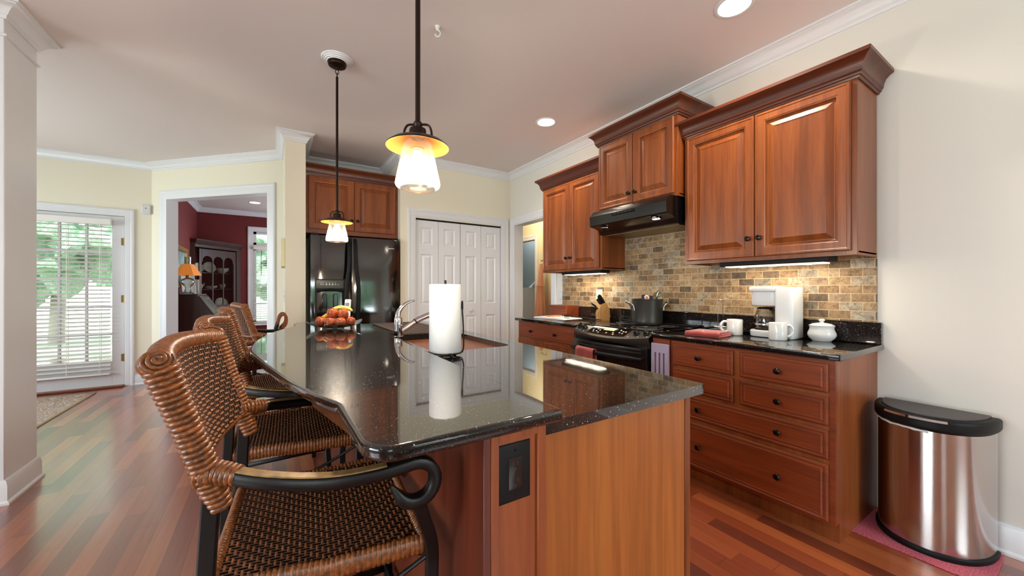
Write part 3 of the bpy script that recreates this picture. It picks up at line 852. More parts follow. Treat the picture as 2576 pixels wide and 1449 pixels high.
def upper_cabinet(label, y0, y1, z0, z1, xf, split, crown_z, knob_z, y_open=(True, True), door_z0=None):
    """wall cabinet on the right wall: y0 near end, y1 far end, xf face-frame plane"""
    t = thing('wall_cabinet', label, 'cabinet', (xf, y0, z0), 'cherry wall cabinets')
    b = MB().box(xf, WX-.018, y0, y1, z0+.012, z1)            # carcass
    b.box(xf, WX-.018, y0, y0+.018, z0, z0+.02); b.box(xf, WX-.018, y1-.018, y1, z0, z0+.02); b.box(xf, xf+.02, y0+.018, y1-.018, z0, z0+.02)
    b.build('carcass', M['cherry_side'], t)
    f = MB()
    f.box(xf-.002, xf+.018, y0-.001, y0+.045, z0-.001, z1+.01, b=.001); f.box(xf-.002, xf+.018, y1-.045, y1+.001, z0-.001, z1+.01, b=.001)
    f.box(xf-.002, xf+.018, y0+.045, y1-.045, z0-.001, z0+.035); f.box(xf-.002, xf+.018, y0+.045, y1-.045, z1-.03, z1+.01)
    f.build('face_frame', M['cherry'], t)
    dz0 = z0+.022; dz1 = z1-.018
    for a, c, kside in ((y0+.022, split-.002, 1), (split+.002, y1-.022, 0)):
        w = c-a
        d = MB().rings((xf-.003, c, dz0), (0, -1, 0), (0, 0, 1), (-1, 0, 0), w, dz1-dz0, DOORP(.062)).build('door', M['cherry'], t, angle=14)
        ky = c-.030 if kside else a+.030
        knob((xf-.021, ky, knob_z), (-1, 0, 0), d)
    line = []
    # travel so that 'out' is to the right: near end from the wall, along the front, back to the wall
    line = [(WX-.005, y1), (xf, y1), (xf, y0), (WX-.005, y0)]
    cm = MB(); cab_crown(cm, [(WX-.005, y0-.002), (xf-.002, y0-.002), (xf-.002, y1+.002), (WX-.005, y1+.002)][::-1], crown_z)
    cm.build('crown_moulding', M['crownw'], t)
    MB().box(xf, WX-.005, y0, y1, z1, crown_z+.10).build('top_panel', M['cherry_side'], t)
    return t
upper_cabinet('large cherry wall cabinet with two doors over the coffee maker', .672, 1.625, 1.40, 2.315, 2.535, 1.152, 2.305, 1.535)
upper_cabinet('short raised cherry wall cabinet above the black range hood', 1.645, 2.425, 1.90, 2.50, 2.475, 2.035, 2.488, 2.0)
upper_cabinet('cherry wall cabinet nearest the hallway doorway, left of the hood', 2.445, 3.325, 1.40, 2.315, 2.535, 2.875, 2.305, 1.535)
def light_bar(label, y0, y1):
    t = thing('under_cabinet_light', label, 'light', (2.62, (y0+y1)/2, 1.36), 'lit bars under the wall cabinets')
    MB().box(2.575, 2.70, y0, y1, 1.373, 1.412, b=.004).build('housing', M['blackmat'], t)
    MB().box(2.59, 2.685, y0+.03, y1-.03, 1.366, 1.374, b=.002).build('lens', M['strip'], t)
    for k in range(3):
        y = y0+.12+(y1-y0-.24)*k/2
        MB().lathe([(0, 1.362), (.022, 1.364), (.026, 1.368)], 16, c=(2.635, y, 0)).build('lamp', M['can'], t)
    lamp('bar_glow', 'AREA', (2.64, (y0+y1)/2, 1.355), (0, math.radians(-12), 0), 2.4, (1.0, .85, .62), shape='RECTANGLE', size=.09, size_y=y1-y0-.05)
light_bar('lit light bar under the large wall cabinet above the coffee maker', .80, 1.40)
light_bar('lit light bar under the wall cabinet above the knife block', 2.50, 3.06)

# ---- range hood
t = thing('range_hood', 'black range hood under the short raised cabinet, one lamp lit', 'range hood', (2.6, 2.035, 1.70))
h = MB()
HP = [(2.842, 1.715), (2.842, 1.899), (2.40, 1.899), (2.362, 1.862), (2.352, 1.850), (2.356, 1.772), (2.362, 1.764), (2.43, 1.752), (2.465, 1.735), (2.485, 1.705), (2.50, 1.70), (2.52, 1.70), (2.52, 1.715)]
n = len(HP); HY0, HY1 = 1.655, 2.415
vs = [(x, HY0, z) for x, z in HP]+[(x, HY1, z) for x, z in HP]
h.add(vs, [list(range(n)), [n+k for k in range(n)][::-1]]+[[k, (k+1) % n, n+(k+1) % n, n+k] for k in range(n)])
h.build('canopy', M['black'], t, angle=25)
MB().box(2.345, 2.356, 1.93, 2.16, 1.822, 1.848, b=.004).build('control_strip', M['blackmat'], t)
b = MB()
for k in range(5): b.box(2.342, 2.347, 1.96+.038*k, 1.98+.038*k, 1.830, 1.838)
b.build('buttons', M['panelgrey'], t)
MB().box(2.53, 2.835, HY0+.02, HY1-.02, 1.698, 1.716).build('filter', steel('filter mesh', (150, 132, 100), .4, brush=1), t)
for y, lit in ((1.79, 1), (2.30, 0)):
    MB().lathe([(.030, 1.757), (.040, 1.750), (.040, 1.744), (.030, 1.744)], 20, c=(2.425, y, 0)).build('lamp_ring', M['chrome'], t)
    MB().lathe([(0, 1.7435), (.028, 1.745), (.03, 1.752)], 20, c=(2.425, y, 0)).build('lamp_lens', M['hoodlamp'] if lit else M['glassblack'], t)
lamp('hood_glow', 'SPOT', (2.43, 1.79, 1.735), (0, 0, 0), 7, (1, .86, .64), spot_size=math.radians(130), spot_blend=.6, shadow_soft_size=.04)

# ---- base cabinets on the right wall
XB = 2.237
def base_carcass(t, y0, y1, near_end=False):
    b = MB().box(XB, WX-.002, y0, y1, .10, .884)
    b.box(XB+.055, WX-.002, y0, y1, 0, .10)
    b.build('carcass', M['cherry_side'], t)
    f = MB()
    f.box(XB-.002, XB+.018, y0-.001, y0+.022, .10, .884); f.box(XB-.002, XB+.018, y1-.022, y1, .10, .884)
    f.box(XB-.002, XB+.018, y0+.022, y1-.022, .10, .112); f.box(XB-.002, XB+.018, y0+.022, y1-.022, .868, .884)
    f.build('face_frame', M['cherry_h'], t)
def drawer(t, y0, y1, z0, z1, knobs):
    d = MB().rings((XB-.003, y1, z0), (0, -1, 0), (0, 0, 1), (-1, 0, 0), y1-y0, z1-z0, DRAWP).build('drawer', M['cherry_h'], t, angle=14)
    for y in knobs: knob((XB-.0205, y, (z0+z1)/2), (-1, 0, 0), d)
t = thing('base_cabinet', 'cherry drawer cabinet with six drawers beside the steel trash can', 'cabinet', (XB, .672, 0), 'cherry base cabinets')
base_carcass(t, .672, 1.535)
for z0, z1 in ((.727, .866), (.570, .708)):
    drawer(t, .695, 1.097, z0, z1, [.90]); drawer(t, 1.132, 1.515, z0, z1, [1.33])
drawer(t, .695, 1.515, .410, .549, [.90, 1.33]); drawer(t, .695, 1.515, .113, .386, [.90, 1.33])
t = thing('base_cabinet', 'cherry base cabinet left of the black range, two knobs on its drawer', 'cabinet', (XB, 2.45, 0), 'cherry base cabinets')
base_carcass(t, 2.455, 3.365)
drawer(t, 2.475, 3.345, .727, .866, [2.72, 3.10])
for a, c, ky in ((2.475, 2.905, 2.87), (2.915, 3.345, 2.95)):
    d = MB().rings((XB-.003, c, .115), (0, -1, 0), (0, 0, 1), (-1, 0, 0), c-a, .592, DOORP(.06)).build('door', M['cherry'], t, angle=14)
    knob((XB-.021, ky, .62), (-1, 0, 0), d)
# narrow filler pull-out with three slots
t = thing('slotted_panel', 'lavender grey panel with three long slots between range and drawers', 'panel', (2.20, 1.60, .10))
s = MB(); y0, y1, xa, xb = 1.538, 1.668, 2.205, 2.222
s.box(xa, xb, y0, y1, .79, .852, b=.001); s.box(xa, xb, y0, y1, .12, .36, b=.001)
cuts = [1.570, 1.603, 1.636]; e = [y0]+[v for c in cuts for v in (c-.006, c+.006)]+[y1]
for a, c in zip(e[::2], e[1::2]): s.box(xa, xb, a, c, .36, .79)
s.build('panel', M['lav'], t)
MB().box(xb+.001, XB+.3, y0, y1, .0, .884).build('backing', M['cherry_h'], t)

# ---- granite counters on the right wall
def counter(label, y0, y1, group):
    t = thing('granite_counter', label, 'counter', (2.5, (y0+y1)/2, .884), group)
    poly = [(2.213, y0+.012), (2.216, y0+.003), (2.225, y0), (WX-.002, y0), (WX-.002, y1), (2.213, y1)]
    MB().slab(poly, .885, .915, .005).build('worktop', M['granite'], t)
    MB().box(2.828, WX-.002, y0 if y0 > 1 else y0+.004, y1, .915, 1.035, b=.003).build('upstand', M['granite'], t)
    return t
counter('black speckled granite worktop carrying the coffee maker and mugs', .645, 1.672, 'granite worktops on the right wall')
t = counter('black speckled granite worktop carrying the open book and knife block', 2.444, 3.405, 'granite worktops on the right wall')

MB().box(2.8285, WX-.002, 1.6725, 2.4435, .90, 1.035, b=.003).build('upstand', M['granite'], t)
# ---- range
RY0, RY1 = 1.678, 2.440
def bow(y, d=.045):
    s = (y-(RY0+RY1)/2)/((RY1-RY0)/2); return d*(1-s*s)
t = thing('range', 'black slide-in electric range with knobs on a sloping front panel', 'range', (2.5, 2.06, 0))
MB().box(2.215, 2.825, RY0, RY1, .06, .878).build('body', M['black'], t)
MB().box(2.30, 2.80, RY0+.02, RY1-.02, 0, .06).build('plinth', M['blackmat'], t)
MB().box(2.265, 2.826, RY0-.012, RY1+.012, .9152, .924, b=.002).build('cooktop', M['glassblack'], t)
MB().box(2.265, 2.826, RY0+.001, RY1-.001, .8955, .915).build('cooktop_rim', M['blackmat'], t)
MB().box(2.785, 2.825, RY0, RY1, .924, .934, b=.003).build('rear_trim', M['blackmat'], t)
for x, y, r in ((2.42, 1.87, .115), (2.42, 2.26, .09), (2.67, 1.87, .085), (2.67, 2.25, .11)):
    rg = MB()
    for rr in (r, r*.62):
        rg.lathe([(rr-.003, .9241), (rr-.0025, .9247), (rr+.0025, .9247), (rr+.003, .9241)], 48, c=(x, y, 0))
    rg.build('burner_ring', plain('burner print', (88, 82, 80), .3), t)
def pan(u, v):
    y = RY0+(RY1-RY0)*u
    xb_, zb = 2.290, .9245; xf_ = 2.190-bow(y, .066); zf = .9245-.43*(2.290-xf_)
    return (xb_+(xf_-xb_)*v, y, zb+(zf-zb)*v+.004*math.sin(PI*v))
p = MB().grid(pan, 24, 6)
def lip(u, v):
    y = RY0+(RY1-RY0)*u; q = pan(u, 1); return (q[0]+.03*v*v, y, q[2]+(.818-q[2])*v)
p.grid(lip, 24, 4)
p.build('control_panel', M['panelgrey'], t, angle=50)
def on_panel(y, v, up=.0):
    u = (y-RY0)/(RY1-RY0); q = Vector(pan(u, v)); sl = (Vector(pan(u, 0))-Vector(pan(u, 1))).normalized(); nn = Vector((-sl.z, 0, sl.x)).normalized()
    return q+nn*up, nn, sl
def panel_plate(y0, y1, v0, v1, up, th):
    m = MB()
    def f(u, v):
        y = y0+(y1-y0)*u; q, nn, sl = on_panel(y, v0+(v1-v0)*v, up); return tuple(q)
    m.grid(f, 10, 3); return m
panel_plate(1.875, 2.255, .20, .82, .0025, 0).build('display_panel', M['glassblack'], t)
panel_plate(2.01, 2.12, .27, .46, .0036, 0).build('clock_display', M['lcd'], t)
bt = MB()
rnd = random.Random(4)
for y, v in ((2.225, .35), (2.215, .55), (2.20, .68), (2.175, .45), (2.17, .62), (2.145, .52), (2.14, .70), (2.06, .65), (2.0, .60), (1.985, .72), (1.955, .35), (1.945, .55), (1.925, .42), (1.915, .6), (1.90, .45)):
    q, nn, sl = on_panel(y, v, .003)
    bt.lathe([(0, .0016), (.006, .0012), (.0075, 0)], 14, M=axis_frame(q, nn))
for y in (2.405, 2.355, 2.30, 1.84, 1.765, 1.70):
    for v in (.28, .84):
        q, nn, sl = on_panel(y, v, .001); bt.lathe([(0, .001), (.0045, .0008), (.005, 0)], 10, M=axis_frame(q, nn))
bt.build('buttons', M['print'], t)
for y in (2.395, 2.33, 1.80, 1.722):
    q, nn, sl = on_panel(y, .55, 0)
    k = MB(); F = axis_frame(q, nn)
    k.lathe([(0, 0), (.024, 0), (.024, .006), (.020, .010), (.019, .020), (.017, .024), (0, .025)], 24, M=F)
    k.box(-.0045, .0045, -.020, .020, .016, .031, b=.002, M=F)
    k.build('control_knob', M['black'], t)
dd = MB()
def dfront(z0, z1, x, bw, th=.035):
    m = MB(); N = 18
    ys = [RY0+.008+(RY1-RY0-.016)*i/N for i in range(N+1)]
    poly = [(x-bow(y, bw), y) for y in ys][::-1]+[(2.214, RY0+.008), (2.214, RY1-.008)]
    poly = [(x-bow(y, bw), y) for y in ys]+[(2.214, RY1-.008), (2.214, RY0+.008)]
    m.slab(poly[::-1], z0, z1, .006); return m
od = dfront(.255, .808, 2.180, .046).build('oven_door', M['black'], t)
dfront(.07, .245, 2.180, .046).build('storage_drawer', M['black'], t)
hd = MB()
pts = [(2.140-.058*(1-((y-2.059)/.36)**2), y, .735) for y in [2.059+.36*(i/14-1) for i in range(29)]]
hd.tube(pts, [.006+.010*min(1, 5*min(i, 28-i)/28+.25) for i in range(29)], 12)
for y in (1.72, 2.40): hd.cyl((2.14, y, .735), (2.185, y, .735), .011, 10)
hd.build('handle', M['blackmat'], od)
gr = MB()
for z in (.795, .772): 
    gr.tube([(2.1775-bow(RY0+.05+(RY1-RY0-.1)*i/14, .046), RY0+.05+(RY1-RY0-.1)*i/14, z) for i in range(15)], .003, 6)
gr.build('trim_line', M['panelgrey'], od)

# ---- refrigerator and the cabinet over it
FY = 4.43
t = thing('refrigerator', 'black side-by-side refrigerator with ice dispenser in the alcove', 'refrigerator', (.80, 4.9, 0))
MB().box(.338, 1.262, FY+.075, 5.27, .03, 1.79, b=.004).build('body', M['black'], t)
MB().box(.35, 1.25, FY+.09, 5.2, 0, .03).build('kick_plate', M['blackmat'], t)
def fdoor(x0, x1):
    n = 14
    def bx(x):
        s = (x-(x0+x1)/2)/((x1-x0)/2); return FY+.012*s*s*s*s+.004*s*s
    poly = [(x0+(x1-x0)*i/n, bx(x0+(x1-x0)*i/n)) for i in range(n+1)]+[(x1, FY+.07), (x0, FY+.07)]
    return MB().slab(poly, .07, 1.795, .008)
fd = fdoor(.340, .735).build('freezer_door', M['fridge'], t)
rd = fdoor(.743, 1.262).build('fridge_door', M['fridge'], t)
for x, d, sg in ((.708, fd, -1), (.772, rd, 1)):
    h = MB(); pts = smooth_path([(x, FY+.01, 1.77), (x, FY-.022, 1.72), (x, FY-.045, 1.62), (x+sg*.006, FY-.052, 1.45), (x+sg*.026, FY-.058, 1.28), (x+sg*.028, FY-.055, 1.05), (x+sg*.012, FY-.05, .85), (x, FY-.03, .72), (x, FY+.01, .66)], 5)
    h.tube(pts, 1.0, sec=rsec(.019, .014, .6), up=(0, -1, .2)); h.build('handle', M['blackmat'], d)
# dispenser
dp = MB(); dp.rings((.378, FY+.006, 1.215), (1, 0, 0), (0, 0, 1), (0, -1, 0), .295, .115, [(0, -.004), (0, .010), (.006, .016), (.02, .018)])
dp.build('dispenser_panel', M['panelgrey'], fd)
dr = MB(); dr.rings((.378, FY+.006, .90), (1, 0, 0), (0, 0, 1), (0, -1, 0), .295, .315, [(0, -.002), (0, .014), (.008, .016), (.016, .016), (.02, .0), (.024, 0)]); 
dr.build('dispenser_recess', M['dark'], fd)
ar = MB()
ar.tube([(.395+.26*i/12, FY-.010, 1.195+.022*math.sin(PI*i/12)) for i in range(13)], .012, 8); ar.build('dispenser_arch', M['blackmat'], fd)
for x in (.47, .575):
    MB().box(x-.022, x+.022, FY-.024, FY-.004, 1.02, 1.17, b=.006).build('dispenser_paddle', M['black'], fd)
db = MB()
for x, r in ((.435, .006), (.455, .006), (.487, .009), (.517, .009), (.547, .009), (.575, .006)):
    db.lathe([(0, .004), (r*.8, .003), (r, 0)], 14, M=axis_frame((x, FY-.012, 1.272), (0, -1, 0)))
    db.box(x-.006, x+.006, FY-.0135, FY-.012, 1.289, 1.292)
db.box(.592, .612, FY-.0135, FY-.012, 1.269, 1.273)
db.build('dispenser_buttons', M['print'], fd)
em = MB(); F = axis_frame((1.158, FY-.001, 1.688), (0, -1, 0))
em.ell((0, 0, 0), .047, .011, .004, 24, 8, M=F); em.ell((0, 0, .003), .022, .008, .003, 20, 6, M=F); em.build('emblem', M['chrome'], rd)
for xa in (.345, 1.18): MB().box(xa, xa+.075, FY+.02, FY+.10, 1.796, 1.815, b=.004).build('hinge_cover', M['blackmat'], t)

CY = 4.625
t = thing('wall_cabinet', 'cherry two-door cabinet over the black refrigerator', 'cabinet', (.80, CY, 1.835), 'cherry wall cabinets')
MB().box(.302, 1.295, CY, 5.27, 1.845, 2.47).build('carcass', M['cherry_side'], t)
f = MB()
f.box(.302, .345, CY-.002, CY+.018, 1.835, 2.48); f.box(1.25, 1.295, CY-.002, CY+.018, 1.835, 2.48); f.box(.345, 1.25, CY-.002, CY+.018, 1.835, 1.895); f.box(.345, 1.25, CY-.002, CY+.018, 2.44, 2.48)
f.build('face_frame', M['cherry_x'], t)
for a, c, kx in ((.332, .796, .766), (.80, 1.264, .83)):
    d = MB().rings((a, CY-.003, 1.882), (1, 0, 0), (0, 0, 1), (0, -1, 0), c-a, .578, DOORP(.07)).build('door', M['cherry'], t, angle=14)
    knob((kx, CY-.021, 2.0), (0, -1, 0), d)
cm = MB(); cab_crown(cm, [(.302, CY-.002), (1.295, CY-.002)], 2.462); cm.build('crown_moulding', M['crownx'], t)
MB().box(.302, 1.295, CY, 5.27, 2.47, 2.56).build('top_panel', M['cherry_side'], t)

# ------------------------------------------------------------------ island
t = thing('kitchen_island', 'cherry kitchen island base with a flat end panel under the counters', 'kitchen island', (.8, 2.1, 0))
k = MB().box(.545, 1.115, .722, 3.42, .10, .884); k.box(.545, 1.05, .722, 3.42, 0, .10)
k.build('cabinet_body', M['cherry_side'], t)
MB().box(.528, 1.095, .705, .724, 0, .884, b=.001).build('end_panel', M['cherry_end'], t)
MB().box(1.096, 1.122, .702, .724, .0, .884, b=.002).build('corner_stile', M['cherry'], t)
# pony wall that carries the bar top
MB().box(.385, .527, .705, 3.52, 0, .914).build('bar_wall', M['cherry_end'], t)
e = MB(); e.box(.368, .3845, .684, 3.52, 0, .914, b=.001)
e.build('bar_back_panel', M['cherry_shaded'], t)
e = MB()
e.box(.3855, .405, .684, .7045, 0, .914, b=.001); e.box(.505, .5285, .682, .7045, 0, .914, b=.0015); e.box(.405, .505, .684, .7045, .895, .914)
e.box(.405, .505, .690, .7045, 0, .895)
e.build('post_face', M['cherry_post'], t)
for y in (1.25, 2.15, 3.05):
    b = MB(); b.add([(.368, y-.02, .60), (.368, y-.02, .912), (.10, y-.02, .912), (.10, y-.02, .88), (.368, y+.02, .60), (.368, y+.02, .912), (.10, y+.02, .912), (.10, y+.02, .88)], [(0,1,2,3), (7,6,5,4), (0,3,7,4), (1,5,6,2), (3,2,6,7), (0,4,5,1)])
    b.build('bracket', M['cherry_side'], t)
for i, (a, c) in enumerate(((.76, 1.62), (1.66, 2.52), (2.56, 3.38))):
    d = MB().rings((1.1165, a, .72), (0, 1, 0), (0, 0, 1), (1, 0, 0), c-a, .145, DRAWP).build('drawer', M['cherry_h'], t, angle=14); knob((1.134, (a+c)/2, .79), (1, 0, 0), d)
    for q, r, kk in ((a, (a+c)/2-.003, (a+c)/2-.03), ((a+c)/2+.003, c, (a+c)/2+.03)):
        d = MB().rings((1.1165, q, .115), (0, 1, 0), (0, 0, 1), (1, 0, 0), r-q, .59, DOORP(.06)).build('door', M['cherry'], t, angle=14); knob((1.136, kk, .62), (1, 0, 0), d)

def slab_with_hole(outer, hole, z0, z1):
    bm = bmesh.new()
    top = []
    for loop in (outer, hole):
        vt = [bm.verts.new((x, y, z1)) for x, y in loop]; vb = [bm.verts.new((x, y, z0)) for x, y in loop]
        n = len(loop)
        for i in range(n): bm.faces.new((vt[i], vt[(i+1) % n], vb[(i+1) % n], vb[i]))
        top.append((vt, vb))
    for lv in (0, 1):
        es = []
        for vt in top:
            L = vt[lv]; n = len(L)
            for i in range(n):
                e = bm.edges.get((L[i], L[(i+1) % n])); es.append(e)
        bmesh.ops.triangle_fill(bm, use_beauty=True, use_dissolve=False, edges=es)
    mb = MB(); bm.verts.index_update()
    mb.add([v.co.copy() for v in bm.verts], [[v.index for v in f.verts] for f in bm.faces]); bm.free()
    return mb
def rrect(x0, x1, y0, y1, r, n=5):
    out = []
    for cx, cy, a0 in ((x1-r, y1-r, 0), (x0+r, y1-r, 90), (x0+r, y0+r, 180), (x1-r, y0+r, 270)):
        for i in range(n+1):
            a = math.radians(a0+90*i/n); out.append((cx+r*math.cos(a), cy+r*math.sin(a)))
    return out
SX0, SX1, SY0, SY1 = .665, 1.105, 1.725, 2.455
LX = lambda y: 1.180+(y-.69)*.016
t = thing('granite_counter', 'black granite island worktop with the steel sink cut into it', 'counter', (.85, 2.1, .884), 'granite island tops')
outer = [(.5305, .687), (1.165, .687), (1.176, .690), (LX(.70), .701), (LX(3.49), 3.49), (LX(3.49)-.01, 3.50), (.5305, 3.50)]
slab_with_hole(outer, rrect(SX0, SX1, SY0, SY1, .06), .884, .914).build('worktop', M['granite'], t)
# bar top
BX = lambda y: .566+(y-.665)*.019
bp = [(BX(.68), .672), (BX(.68)-.008, .664)][::-1]
pl = [(.558, .664), (.567, .672)] + [(BX(3.6), 3.60), (BX(3.6)-.01, 3.61), (.26, 3.66), (.165, 3.60), (.150, 3.55), (.150, 3.30)]
bow_pts = smooth_path([(.150, 3.30, 0), (.086, 3.127, 0), (.010, 2.90, 0), (-.042, 2.66, 0), (-.074, 2.45, 0), (-.088, 2.20, 0), (-.082, 2.02, 0), (-.052, 1.826, 0), (-.008, 1.572, 0), (.034, 1.35, 0), (.070, 1.197, 0), (.100, 1.082, 0), (.128, 1.005, 0)], 3)
pl += [(p.x, p.y) for p in bow_pts[1:]]
pl += [(.134, .985)]
for i in range(9):
    a = PI+PI/2*i/8; pl.append((.134+.062*(1+math.cos(a)), .664+.075+.075*math.sin(a)))
t = thing('bar_counter', 'raised black granite breakfast bar top with a bowed seating edge', 'counter', (.3, 2.1, .914), 'granite island tops')
MB().slab(pl, .9145, .944, .009, seg=4).build('bar_top', M['granite'], t)
# sink bowl
def sink():
    m = MB(); L = []
    for ins, z, r in ((-.012, .884, .07), (-.004, .884, .065), (.0, .80, .06), (.006, .715, .06), (.03, .70, .06), (.16, .695, .05)):
        L.append([(x, y, z) for x, y in rrect(SX0+ins, SX1-ins, SY0+ins, SY1-ins, r)])
    n = len(L[0]); vs = [p for l in L for p in l]
    fs = [[i*n+k, i*n+(k+1) % n, (i+1)*n+(k+1) % n, (i+1)*n+k] for i in range(len(L)-1) for k in range(n)]
    fs.append([(len(L)-1)*n+k for k in range(n)])
    m.add(vs, fs); return m
t = thing('sink', 'stainless undermount sink set into the island worktop', 'sink', (.885, 2.09, .70))
sink().build('bowl', M['sinksteel'], t, angle=60)
MB().lathe([(.045, .700), (.04, .703), (.03, .699), (0, .697)], 24, c=(.885, 2.09, 0)).build('drain', M['chrome'], t)
# faucet
FX, FYY = .640, 2.44
FX = .688
t = thing('faucet', 'chrome single-lever kitchen faucet behind the paper towels', 'faucet', (FX, FYY, .914))
MB().lathe([(0, .914), (.031, .914), (.031, .918), (.027, .921), (.0265, .985), (.0275, .986), (.0275, .990), (.0265, .991), (.0265, 1.030), (.024, 1.038), (0, 1.04)], 28, c=(FX, FYY, 0)).build('body', M['chrome'], t)
sp = smooth_path([(FX+.01, FYY, .945), (FX+.06, FYY-.004, .975), (FX+.12, FYY-.010, 1.015), (FX+.19, FYY-.018, 1.045), (FX+.235, FYY-.024, 1.058)], 5)
MB().tube(sp, [.018]*len(sp), 16).build('spout', M['chrome'], t)
MB().tube([sp[9]+Vector((-.002, 0, -.001)), sp[9]+Vector((.004, 0, .003))], .0192, 16).build('spout_ring', M['blackmat'], t)
MB().cyl((FX+.225, FYY-.023, 1.052), (FX+.24, FYY-.025, 1.022), .014, 14).build('aerator', M['blackmat'], t)
lv = MB(); P = smooth_path([(FX-.004, FYY, 1.036), (FX+.002, FYY, 1.075), (FX+.028, FYY-.005, 1.112), (FX+.066, FYY-.012, 1.138), (FX+.10, FYY-.018, 1.146)], 5)
lv.tube(P, [.026-.018*min(1, (i/(len(P)-1))*1.15) for i in range(len(P))], 14, sec=[(1.0*math.cos(2*PI*k/14), .75*math.sin(2*PI*k/14)) for k in range(14)]); lv.build('lever', M['chrome'], t)
# island outlet
def outlet(label, O, U, N, mat, mat2, w=.085, h=.125, group=None, rocker=False, name='power_outlet', cat='outlet'):
    O, U, N = Vector(O), Vector(U), Vector(N); V = Vector((0, 0, 1))
    t = thing(name, label, cat, O, group)
    MB().rings(O-U*w/2-V*h/2, U, V, N, w, h, [(0, 0), (0, .002), (.003, .005), (.007, .0062)]).build('cover_plate', mat, t)
    if rocker:
        MB().rings(O-U*.006-V*.012+N*.006, U, V, N, .012, .024, [(0, 0), (0, .002)]).build('toggle', mat2, t)
        sl = MB(); sl.box(-.003, .003, -.006, .010, 0, .009, b=.001, M=axis_frame(O+N*.007, N)); sl.build('lever', mat2, t)
    else:
        rc = MB().rings(O-U*.0165-V*.034+N*.0062, U, V, N, .033, .068, [(0, -.001), (0, .0015), (.002, .002)]).build('receptacle', mat2, t)
        s = MB()
        for dz in (-.018, .018):
            for du in (-.006, .006):
                q = O+U*du+V*(dz+.003)+N*.0083; s.rings(q-U*.001-V*.004, U, V, N, .002, .008, [(0, 0), (0, .0004)])
            s.lathe([(0, .0004), (.002, .0003), (.0022, 0)], 8, M=axis_frame(O+V*(dz-.009)+N*.0083, N))
        s.build('slots', M['panelgrey'] if mat2 is not M['whitep'] else M['dark'], rc)
    for dz in (-.048, .048):
        MB().lathe([(0, .0015), (.003, .001), (.0035, 0)], 10, M=axis_frame(O+V*dz*(h/.125)+N*.006, N)).build('screw', M['knob'], t)
    return t
outlet('black power outlet on the end of the island under the bar top', (.4445, .690, .822), (1, 0, 0), (0, -1, 0), M['blackmat'], M['black'], w=.086, h=.127)
outlet('cream power outlet on the tiled wall behind the knife block', (2.842, 2.778, 1.155), (0, -1, 0), (-1, 0, 0), M['cream'], M['whitep'])
outlet('white light switch on the wall left of the tiles beside the doorway', (WX, 3.415, 1.148), (0, -1, 0), (-1, 0, 0), M['whitep'], M['whitep'], rocker=True, name='light_switch', cat='light switch', w=.072, h=.118)
outlet('white light switch on the narrow side of the wall column by the stools', (.113, 4.56, 1.15), (0, -1, 0), (-1, 0, 0), M['whitep'], M['whitep'], rocker=True, name='light_switch', cat='light switch', w=.072, h=.118)
# ------------------------------------------------------------------ woven bar stools
def floats(mb, fn, nu, nv, h, mi=0, width=.62, mode=1):
    """twill weave: strands that pass over two and under one, each over-pass a rounded lozenge"""
    def at(u, v): return Vector(fn(u, v))
    T5 = (0, .16, .5, .84, 1.0); H5 = (-.35, .55, 1.0, .55, -.35); W5 = (.72, .95, 1.0, .95, .72)
    A5 = (-1, -.6, 0, .6, 1); B5 = (0, .75, 1.0, .75, 0)
    for i in range(nu):
        dirn = 1 if (mode == 1 or i < nu/2) else -1
        for j in range(-2, nv):
            if (j+dirn*i) % 3: continue
            j0 = max(j, 0); j1 = min(j+2, nv)
            if j1-j0 < 1: continue
            uc = (i+.5)/nu; vc = (j0+j1)/2/nv
            p = at(uc, vc); du = at(min(uc+.01, 1), vc)-at(max(uc-.01, 0), vc); dv = at(uc, min(vc+.01, 1))-at(uc, max(vc-.01, 0))
            N = du.cross(dv).normalized()
            vs = []
            for t, hh, ww in zip(T5, H5, W5):
                v = (j0+(j1-j0)*(t*1.06-.03))/nv
                for a, b in zip(A5, B5):
                    u = (i+.5+a*.5*width*ww)/nu
                    vs.append(at(u, v)+N*(h*(b*(hh+.35)/1.35-.12)))
            n0 = len(mb.v); mb.v.extend([tuple(q) for q in vs])
            for r in range(4):
                for c in range(4):
                    mb.f.append([n0+r*5+c, n0+r*5+c+1, n0+r*5+5+c+1, n0+r*5+5+c]); mb.mi.append(mi)
def wrapped(mb, pts, R, pitch=.0085, amp=.16, n=10, mi=0, sec=None, up=None, cap=True):
    """tube bound round with cane: rounded ridge at every turn"""
    P = [Vector(p) for p in pts]; L = [0]
    for a, b in zip(P, P[1:]): L.append(L[-1]+(b-a).length)
    tot = L[-1]; turns = max(2, round(tot/pitch)); out = []; rr = []
    m = turns*6
    k = 0
    for i in range(m+1):
        d = tot*i/m
        while k < len(L)-2 and L[k+1] < d: k += 1
        f = (d-L[k])/max(L[k+1]-L[k], 1e-9)
        out.append(P[k].lerp(P[k+1], f))
        Rv = R if not isinstance(R, (list, tuple)) else R[k]+(R[k+1]-R[k])*f
        rr.append(Rv*(1-amp+amp*abs(math.sin(PI*i/6))**.5))
    return mb.tube(out, rr, n, mi=mi, sec=sec, up=up, cap=cap)
